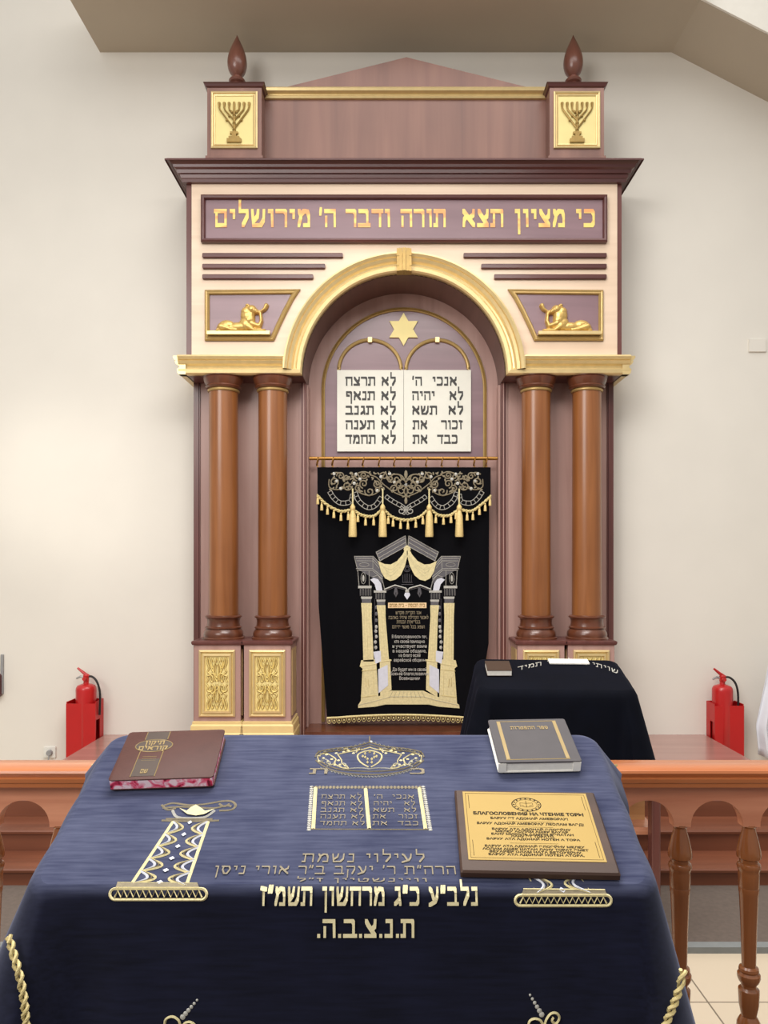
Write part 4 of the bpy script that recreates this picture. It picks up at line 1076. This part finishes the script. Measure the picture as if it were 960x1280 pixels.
# brown book with marbled edges
sb = Slab((137, 990.5), (268, 986)); W_ = sb.w; D_ = .205; T = .03
bk_ = thing('book', sb.P(W_/2, D_/2, 0), 'thick maroon book with pink marbled page edges on the blue tablecloth', 'book', 'books lying on the reading table')
b_ = MB(); sb.box(b_, .004, W_-.004, .0005, D_-.005, .003, T-.003); b_.build('page_block', 'marble', bk_)
b_ = MB(); sb.rbox(b_, 0, W_, 0, D_, 0, .003, .01); sb.rbox(b_, 0, W_, 0, D_, T-.003, T, .01); sb.box(b_, 0, .006, .014, D_-.014, .001, T-.001) if 0 else None
b_.build('cover', 'bookbrown', bk_, True, 40)
b_ = MB(); sb.rbox(b_, .002, .012, .012, D_-.012, .002, T-.001, .004); b_.build('spine', 'bookbrown', bk_)
x0_, x1_ = W_*.20, W_*.43; xm = (x0_+x1_)/2
d = sb.deco(T); d.poly([(x0_, .012), (x1_, .012), (x1_, D_*.40), (x0_, D_*.40)], .0006, False); d.poly([(x0_, D_*.80), (x1_, D_*.80), (x1_, D_-.004), (x0_, D_-.004)], .0006, False)
d.poly(arc(xm, D_*.68, W_*.185, D_*.13, 0, 360, 28)[:-1], .0008, False); d.build('title_field', 'bookdark', bk_)
d = sb.deco(T); d.stroke(arc(xm, D_*.68, W_*.185, D_*.13, 0, 360, 28)[:-1], .003, .0016, True, False)
for x_ in (x0_, x1_): d.stroke([(x_, .01), (x_, D_*.56)], .0025, .0014, px=False); d.stroke([(x_, D_*.81), (x_, D_-.004)], .0025, .0014, px=False)
d.polys(hebrew("תיקון", xm-W_*.10, xm+W_*.10, D_*.695, D_*.775, .09, .13), .0016); d.polys(hebrew("קוראים", xm-W_*.145, xm+W_*.145, D_*.58, D_*.66, .09, .13), .0016)
for b0 in (.45, .41, .37): d.stroke([(xm-W_*.07, D_*b0), (xm+W_*.07, D_*b0)], .0015, .001, px=False)
d.polys(hebrew("שם", xm-W_*.035, xm+W_*.035, D_*.11, D_*.19, .08, .1), .0016)
d.build('gilt_title', 'bookgold', bk_)
# grey book
sb2 = Slab((622.5, 968.5), (726, 966.5)); W_ = sb2.w; D_ = .192; T = .032
bg = thing('book', sb2.P(W_/2, D_/2, 0), 'charcoal grey book with gold side bands and white page edges on the blue tablecloth', 'book', 'books lying on the reading table')
b_ = MB(); sb2.box(b_, .004, W_-.005, .002, D_-.006, .004, T-.004); b_.build('page_block', 'paper', bg)
b_ = MB(); sb2.rbox(b_, 0, W_, 0, D_, 0, .004, .006); sb2.box(b_, 0, .02, -.0005, .004, .002, T-.003); sb2.box(b_, W_-.022, W_-.002, -.0005, .004, .002, T-.003); b_.build('lower_cover', 'paper', bg)
b_ = MB(); sb2.rbox(b_, 0, W_, 0, D_, T-.004, T, .006); b_.build('cover', 'bookgrey', bg)
d = sb2.deco(T)
for x_ in (.125, .845): d.poly([(W_*(x_-.022), .012), (W_*(x_+.022), .012), (W_*(x_+.022), D_-.012), (W_*(x_-.022), D_-.012)], .0008, False)
d.stroke([(W_*.1, .011), (W_*.87, .011)], .003, .001, px=False); d.stroke([(W_*.1, D_-.011), (W_*.87, D_-.011)], .003, .001, px=False)
d.polys(hebrew("ספר ההפטרות", W_*.26, W_*.74, D_*.74, D_*.81, .08, .12), .001); d.build('gilt_bands', 'bookgold', bg)
# blessing plaque
sp = Slab((575.5, 1099), (775, 1103), .006); W_ = sp.w; D_ = .268; T = .016
pq = thing('blessing_plaque', sp.P(W_/2, D_/2, 0), 'brass plaque with printed blessings on a dark brown board on the tablecloth', 'plaque')
b_ = MB(); sp.rbox(b_, 0, W_, 0, D_, 0, T, .003); b_.build('board', 'plaquewood', pq)
m_ = .013
b_ = MB(); gx0, gx1, gy0, gy1 = W_*.055, W_*.935, D_*.125, D_*.965; sp.box(b_, gx0, gx1, gy0, gy1, T-.001, T+.0012); b_.build('brass_sheet', 'plaquegold', pq)
d = sp.deco(T+.0012)
def rect(i, w): d.stroke([(gx0+i, gy0+i), (gx1-i, gy0+i), (gx1-i, gy1-i), (gx0+i, gy1-i)], w, .0006, True, False)
rect(.006, .0012); 
for x_ in (gx0+.013, gx1-.013): d.stroke([(x_, gy0+.012), (x_, gy0+.06)], .001, .0006, px=False); d.stroke([(x_, gy1-.06), (x_, gy1-.012)], .001, .0006, px=False)
gc = (gx0+gx1)/2; GH = gy1-gy0; GW = gx1-gx0
def yy(py): return gy0+GH*(1-(py-8)/(440-8))          # crop rows 8..440 cover the sheet
cyy = yy(92); d.stroke(arc(gc, cyy, GW*.115, GH*.105, 0, 360, 30)[:-1], .0022, .0006, True, False); d.stroke(arc(gc, cyy, GW*.085, GH*.078, 0, 360, 30)[:-1], .001, .0006, True, False)
for k in range(16):
    a = 2*PI*k/16; d.dot((gc+GW*.1*math.cos(a), cyy+GH*.092*math.sin(a)), .0022, None, .0006, False)
for k in (-1, 1): d.stroke([(gc, cyy-GH*.04), (gc+k*GW*.05, cyy-GH*.03), (gc+k*GW*.05, cyy+GH*.025), (gc, cyy+GH*.02)], .0012, .0006, px=False); d.stroke([(gc+k*.006, cyy-.004), (gc+k*GW*.042, cyy-.002)], .0012, .0006, px=False)
d.stroke([(gc, cyy-GH*.04), (gc, cyy+GH*.06)], .0012, .0006, px=False)
def pt(t, py, w, h, bold=.035):
    v, f = latin(t, gc-GW*w/2, gc+GW*w/2, yy(py), yy(py)+GH*h, bold); d.raw(v, f, .0005)
pt("БЛАГОСЛОВЕНИЯ НА ЧТЕНИЕ ТОРЫ", 164, .86, .042, .045); pt("БАРХУ ЭТ АДОНАЙ АМЕВОРАХ!", 192, .60, .03); pt("БАРУХ АДОНАЙ АМЕВОРАХ ЛЕОЛАМ ВАЭД!", 226, .82, .03)
for py, w in ((206, .36), (240, .34), (340, .36)): d.stroke([(gc-GW*w/2, yy(py)), (gc+GW*w/2, yy(py))], .0008, .0005, px=False)
for t, py, w in (("БАРУХ АТА АДОНАЙ ЭЛОЭЙНУ", 260, .60), ("МЕЛЕХ АОЛАМ АШЕР БАХАР", 275, .55), ("БАНУ МИКОЛЬ ААМИМ ВЭНАТАН", 291, .62), ("ЛАНУ ЭТ ТОРАТО.", 304, .33), ("БАРУХ АТА АДОНАЙ НОТЕН А ТОРА", 321, .70), ("БАРУХ АТА АДОНАЙ ЭЛОЭЙНУ МЕЛЕХ", 364, .74), ("АОЛАМ АШЕР НАТАН ЛАНУ ТОРАТ ЭМЕТ", 381, .78), ("ВЕХАЙЕЙ ОЛАМ НАТА БЕТОХЕЙНУ.", 397, .68), ("БАРУХ АТА АДОНАЙ НОТЕН АТОРА.", 413, .70)): pt(t, py, w, .026)
d.build('engraved_text', 'print', pq, False)

# ================================================================== CANTOR'S LECTERN WITH ITS CLOTH
def hem_lect(u, v, n): return .50 if n.y < .5 else .3
ld = Drape(.462, 1.195, 3.85, 4.30, 1.27, 1.362, .035, .04, math.radians(4), math.radians(11), math.radians(6), math.radians(15), math.radians(15), math.radians(12), hem_lect, -math.radians(4))
lect = thing('lectern', (.83, 4.1, .03), 'wooden lectern standing behind the railing under a midnight blue cloth', 'lectern')
LZ = .03
b_ = MB(); b_.box(.5, 1.16, 3.9, 4.26, .78, 1.2); b_.build('desk', 'steps', lect)
b_ = MB(); b_.box(.38, 1.315, 3.9, 4.36, .555, .585); b_.levels([(0, .548), (.01, .55), (.014, .568), (.01, .587)], (.40, 1.30, 3.84, 3.9)); b_.build('shelf', 'rail', lect)
b_ = MB(); b_.box(.40, 1.30, 3.95, 3.97, .585, .80); b_.build('back_panel', 'lightwood', lect)
b_ = MB(); b_.box(.42, 1.24, 3.93, 3.95, LZ, .55); b_.build('lower_panel', 'steps', lect)
for x_ in (.36, 1.285):
    b_ = MB(); b_.box(x_-.022, x_+.022, 3.73, 3.80, LZ, .78); b_.box(x_-.022, x_+.022, 3.80, 4.3, .74, .78); b_.box(x_-.02, x_+.02, 4.26, 4.3, LZ, .78); o = b_.build('side_frame', 'darkz', lect)
    bv = o.modifiers.new('round', 'BEVEL'); bv.width = .01; bv.segments = 3
lc = ld.mesh(40, 26, 12).build('lectern_cloth', 'velvet_navy', None, True, 60)
tag(lc, 'midnight blue velvet cloth with silver letters draped over the lectern', 'cloth')
# arched line of silver letters
sil = MB()
txt = "שויתי ה' לנגדי תמיד"
PL = hebrew(txt, 0, 1, 0, 1, .05, .075)
def lmap(u, v): px = 647+u*126; py = 840-11*math.sin(PI*min(1, u*.9+.02))+(u**3)*6-v*5; return ld.inv((px, py))
d = Deco(lambda u, v, h: tuple(ld.front(u, v, h)))
d.polys([[lmap(*q) for q in p] for p in PL], .003); d.build('silver_letters', 'thread_silver', lc)
class LSlab(Slab):
    def __init__(s, nl, nr): s.o = ld.inv(nl); e = ld.inv(nr); s.w = math.hypot(e[0]-s.o[0], e[1]-s.o[1]); s.yaw = math.atan2(-(e[1]-s.o[1]), e[0]-s.o[0]); s.lift = .004
    def P(s, a, b, h):
        c, q = math.cos(s.yaw), math.sin(s.yaw); return ld.front(s.o[0]+a*c-b*q, s.o[1]-(a*q+b*c), s.lift+h)
sl = LSlab((609, 846), (640, 846)); W_, D_, T = sl.w, .155, .032
sbk = thing('prayer_book', sl.P(W_/2, D_/2, 0), 'small brown prayer book with white page edges on the lectern', 'book')
b_ = MB(); sl.box(b_, .002, W_-.002, .001, D_-.004, .003, T-.003); b_.build('page_block', 'paper', sbk)
b_ = MB(); sl.box(b_, 0, W_, 0, D_, 0, .003); sl.box(b_, 0, W_, 0, D_, T-.003, T); sl.box(b_, W_-.003, W_, 0, D_, 0, T) if 0 else sl.box(b_, 0, W_, D_-.004, D_, 0, T); b_.build('cover', 'bookdark', sbk)
ss = LSlab((687, 831), (737, 831.5)); W_ = ss.w
b_ = MB(); ss.box(b_, 0, W_, 0, .075, 0, .006); o = b_.build('paper_slip', 'paper'); tag(o, 'white card strip lying along the far edge of the lectern', 'card')

# ================================================================== BALUSTRADE IN FRONT OF THE PLATFORM
RY = 2.615
bal = thing('balustrade', (0, RY, BZ), 'orange brown wooden balustrade with turned balusters and scalloped apron', 'railing')
zt_ = az(962, 2.55); zb_ = az(984, 2.56)
RX0, RX1 = -1.75, 1.75
b_ = MB(); yz = [(2.555, zb_), (2.553, zb_+.012), (2.548, zb_+.016), (2.545, zb_+.028), (2.555, zb_+.032), (2.552, zb_+.036), (2.545, zb_+.045), (2.548, zb_+.052), (2.556, zb_+.056)]
n = len(yz); h_ = zt_-zb_; sc = h_/.056
pr = [(y, zb_+(z-zb_)*sc) for y, z in yz]; pr += [(2*RY-y, z) for y, z in reversed(pr)]
n = len(pr); b_.add([(RX0, y, z) for y, z in pr]+[(RX1, y, z) for y, z in pr], [(i, (i+1) % n, n+(i+1) % n, n+i) for i in range(n)]+[tuple(range(n)), tuple(range(n, 2*n))])
b_.build('handrail', 'railtop', bal, True, 30)
SP = 86*RY/F; BX = [ax(850, RY)+SP*i for i in range(-16, 5)]
BX = [x_ for x_ in BX if RX0 < x_ < RX1]
zs, za_ = az(1031, RY), az(1002, 2.58)
pts = [(RX1, zb_+.002), (RX0, zb_+.002), (RX0, zs)]
hw = 10.5*RY/F
for i, x_ in enumerate(BX):
    pts += [(x_-hw, zs), (x_+hw, zs)]
    if i < len(BX)-1:
        c = x_+SP/2; rx = SP/2-hw
        pts += [(c-rx*math.cos(a), zs+(za_-zs)*math.sin(a)**.9) for a in [PI*j/20 for j in range(1, 20)]]
pts += [(RX1, zs)]
b_ = MB(); b_.prism(pts, RY-.022, RY+.022); b_.build('apron', 'rail', bal)
kb = RY/F
bp = [(9, 1030), (9.5, 1032), (7.6, 1034), (8, 1037), (11, 1048), (13.6, 1060), (14.6, 1067), (14.2, 1071), (11.5, 1073), (11, 1077), (13.5, 1079), (14.3, 1082), (13.5, 1085), (12.4, 1088), (12.6, 1090), (12.4, 1107), (12.0, 1108), (12.4, 1110), (12.0, 1112), (12.2, 1114), (11.6, 1116), (9.6, 1160), (8.4, 1207), (11.4, 1209), (12, 1212), (11, 1214), (13.6, 1217), (13.8, 1221), (12, 1226), (9, 1230), (9, 1233), (12.4, 1236), (12.6, 1239), (11.8, 1255), (9, 1269), (11, 1272), (14, 1278), (14.5, 1284), (11.5, 1290), (14, 1294), (15, 1300), (15, 1309.5)]
for x_ in BX:
    b_ = MB(); b_.lathe([(r_*kb, max(BZ, az(y, RY))) for r_, y in reversed(bp)], (x_, RY, 0), 24); b_.build('baluster', 'baluster', bal, True, 30)

# ================================================================== THINGS ALONG THE WALL
def ext_box(x0, x1, y0, ztop_, label):
    t = thing('extinguisher_box', ((x0+x1)/2, 6.71, 0), label, 'fire box', 'red boxes holding fire extinguishers')
    b_ = MB(); b_.box(x0, x1, y0, y0+.008, .0, ztop_-.015); b_.build('front_panel', 'red_box', t)
    b_ = MB(); y1 = WY-.004
    for x_ in (x0, x1-.006): b_.box(x_, x_+.006, y0+.008, y1, ztop_-.16, ztop_); b_.box(x_, x_+.006, y0+.008, y1, 0, .2); b_.box(x_, x_+.006, y0+.1, y1, .2, ztop_-.16)
    b_.box(x0+.006, x1-.006, y1-.006, y1, 0, ztop_); b_.box(x0+.006, x1-.006, y0+.008, y1-.006, 0, .01); b_.build('case', 'red_box', t)
def extinguisher(c, label, k=1):
    t = thing('fire_extinguisher', c, label, 'fire extinguisher', 'red fire extinguishers by the wall')
    x_, y_, z_ = c; r_ = .086; H = .62
    b_ = MB(); b_.lathe([(r_*.9, 0), (r_, .012), (r_, H-.035), (r_*.97, H-.015), (r_*.85, H+.002), (r_*.5, H+.014), (.024, H+.02), (.02, H+.05)], c, 28); b_.build('cylinder', 'red', t, True, 40)
    zz = z_+H+.05
    b_ = MB(); b_.lathe([(.024, 0), (.026, .02), (.026, .05), (.018, .06)], (x_, y_, zz-.01), 14); b_.lathe([(.016, -.03), (.016, .0)], (x_, y_-.02, zz+.015), 12, 'y'); b_.build('valve', 'red', t, True)
    b_ = MB(); b_.tube([(x_+.03, y_, zz+.03), (x_-.02, y_, zz+.06), (x_-.075, y_, zz+.105)], [.012, .014, .009], 8); b_.build('lever', 'red', t, True)
    b_ = MB(); b_.tube([(x_+.02, y_, zz+.015), (x_-.05, y_, zz+.03), (x_-.085, y_, zz+.012)], [.01, .011, .008], 8); b_.build('carry_handle', 'steel', t, True)
    b_ = MB(); b_.tube(curve([(x_+.015, y_, zz+.03), (x_+.06, y_-.01, zz+.028), (x_+.105, y_-.02, zz-.02), (x_+.128, y_-.02, zz-.12), (x_+.125, y_-.02, zz-.3)], 6), .0095, 8); b_.build('hose', 'black', t, True)
ext_box(-2.806, -2.552, 6.61, az(877, 6.63), 'red steel fire extinguisher box on the wall beside the socket with a cord')
extinguisher((ax(108, 6.70), 6.695, az(857, 6.70)-.62), 'red fire extinguisher standing in the box beside the wall socket')
ext_box(2.782, 3.035, 6.62, az(880, 6.63), 'red steel fire extinguisher box on the wall beside the hanging white garment')
extinguisher((ax(903, 6.70), 6.70, az(858, 6.70)-.62), 'red fire extinguisher standing in the box beside the white garment')
# socket with cord, blank plate
sk = thing('wall_socket', at(63, 940, WY-.01), 'white wall socket with a grey cord near the floor', 'socket')
c = at(63, 940, WY); b_ = MB(); b_.levels([(0, c.z-.05), (.004, c.z-.046), (.004, c.z+.046), (0, c.z+.05)], (c.x-.048, c.x+.048, WY-.014, WY-.001)); b_.build('plate', 'tilewhite', sk)
b_ = MB(); b_.lathe([(.022, -.034), (.026, -.02), (.026, 0)], (c.x+.004, WY-.014, c.z), 14, 'y'); b_.build('plug', 'grey_plastic', sk, True)
b_ = MB(); b_.tube(curve([(c.x+.004, WY-.04, c.z-.01), (c.x, WY-.05, c.z-.07), (c.x-.06, WY-.05, c.z-.13), (c.x-.14, WY-.05, c.z-.19), (c.x-.22, WY-.05, .008)], 6), .006, 8); b_.build('cord', 'grey_plastic', sk, True)
c = at(946, 432, WY); b_ = MB(); b_.levels([(0, c.z-.06), (.005, c.z-.055), (.005, c.z+.055), (0, c.z+.06)], (c.x-.07, c.x+.07, WY-.012, WY+.004)); o = b_.build('blank_plate', 'wall'); tag(o, 'blank square cover plate painted like the wall above the hanging garment', 'cover plate')
# dark red wall box and grey post at the very left
c = at(-4, 856, WY); b_ = MB(); b_.levels([(0, c.z-.1), (.012, c.z-.08), (.012, c.z+.09), (0, c.z+.1)], (c.x-.09, c.x+.04, WY-.08, WY-.001)); o = b_.build('wall_box', 'maroon'); tag(o, 'small dark red lacquered box fixed high above the floor beside a grey strip', 'box')
b_ = MB(); b_.box(ax(2, WY), ax(5, WY), WY-.02, WY-.001, az(867, WY), az(818, WY)); o = b_.build('wall_bracket', 'grey_plastic'); tag(o, 'thin grey upright strip on the wall beside the dark red box', 'bracket')
# hanging white garment at the right edge
g = MB(); nx_, nz_ = 26, 24; vs = []; fs = []
for j in range(nz_+1):
    t = j/nz_; py = 826+t*112+(6 if j == nz_ else 0)
    l = 961-15*min(1, t*1.35)+max(0, t-.7)*14; 
    for i in range(nx_+1):
        s_ = i/nx_; p = at(l+s_*58, py+4*math.sin(s_*5)*t, 6.62); vs.append((p.x, p.y+.03*math.sin(s_*26+t*1.2)*(.3+t), p.z))
for j in range(nz_):
    for i in range(nx_): a = j*(nx_+1)+i; fs.append((a, a+1, a+nx_+2, a+nx_+1))
g.add(vs, fs); gm = g.build('garment', 'robe', None, True)
sm = gm.modifiers.new('thick', 'SOLIDIFY'); sm.thickness = .004
tag(gm, 'white satin garment hanging by the wall beside the fire extinguisher', 'garment')
hk = MB(); c = at(984, 824, 6.62); hk.lathe([(.014, 0), (.012, .01), (.012, WY-6.615), (.025, WY-6.61), (.025, WY-6.595)], (c.x, 6.6, c.z-.012), 12, 'y'); o = hk.build('coat_peg', 'steel', None, True); tag(o, 'steel peg on the wall carrying the white garment', 'peg')

# ================================================================== LIGHT, CAMERA
w = bpy.data.worlds.new('daylight'); S.world = w; w.use_nodes = True
nt = w.node_tree; bg_ = nt.nodes['Background']
bg_.inputs['Strength'].default_value = .75
tc = nt.nodes.new('ShaderNodeTexCoord'); sx = nt.nodes.new('ShaderNodeSeparateXYZ'); r = nt.nodes.new('ShaderNodeValToRGB')
nt.links.new(tc.outputs['Generated'], sx.inputs[0]); nt.links.new(sx.outputs['Z'], r.inputs['Fac']); nt.links.new(r.outputs['Color'], bg_.inputs['Color'])
r.color_ramp.elements[0].position = 0; r.color_ramp.elements[0].color = (.46, .45, .44, 1)
r.color_ramp.elements[1].position = .8; r.color_ramp.elements[1].color = (1, .98, .95, 1)
def area(name, loc, target, sx, sy, e, col=(1, .97, .93)):
    l = bpy.data.lights.new(name, 'AREA'); l.shape = 'RECTANGLE'; l.size = sx; l.size_y = sy; l.energy = e; l.color = col
    o = bpy.data.objects.new(name, l); COL.objects.link(o); o.location = loc
    o.rotation_euler = (Vector(target)-Vector(loc)).to_track_quat('-Z', 'Y').to_euler(); return o
area('window_light', (-4.5, -2.5, 5.6), (0, 6.6, 2.2), 4, 3.5, 330)
area('overhead_fill', (0, 2.7, 5.4), (0, 2.9, 0), 3.2, 1.8, 210)  # added fill, set past the cloth front so mainly the table top brightens
area('high_light', (.5, 3.4, 7.6), (0, 5.2, 0), 5, 3, 130)
l = bpy.data.lights.new('sun_patch', 'SPOT'); l.energy = 130; l.spot_size = math.radians(30); l.spot_blend = 1; l.color = (1, .94, .84); l.shadow_soft_size = .3
o = bpy.data.objects.new('sun_patch', l); COL.objects.link(o); o.location = (-4.6, 3.6, 3.2); o.rotation_euler = (Vector((-2.9, 6.8, 2.6))-o.location).to_track_quat('-Z', 'Y').to_euler()
cam = bpy.data.cameras.new('camera'); co = bpy.data.objects.new('camera', cam); COL.objects.link(co)
co.location = (0, 0, EYE); co.rotation_euler = (PI/2, 0, 0)
cam.sensor_width = 36; cam.lens = F/1280*36; cam.shift_x = -(CX-480)/1280; cam.shift_y = (HY-640)/1280; cam.clip_start = .05
S.camera = co
S.view_settings.view_transform = 'Standard'; S.view_settings.look = 'None'; S.view_settings.exposure = 0
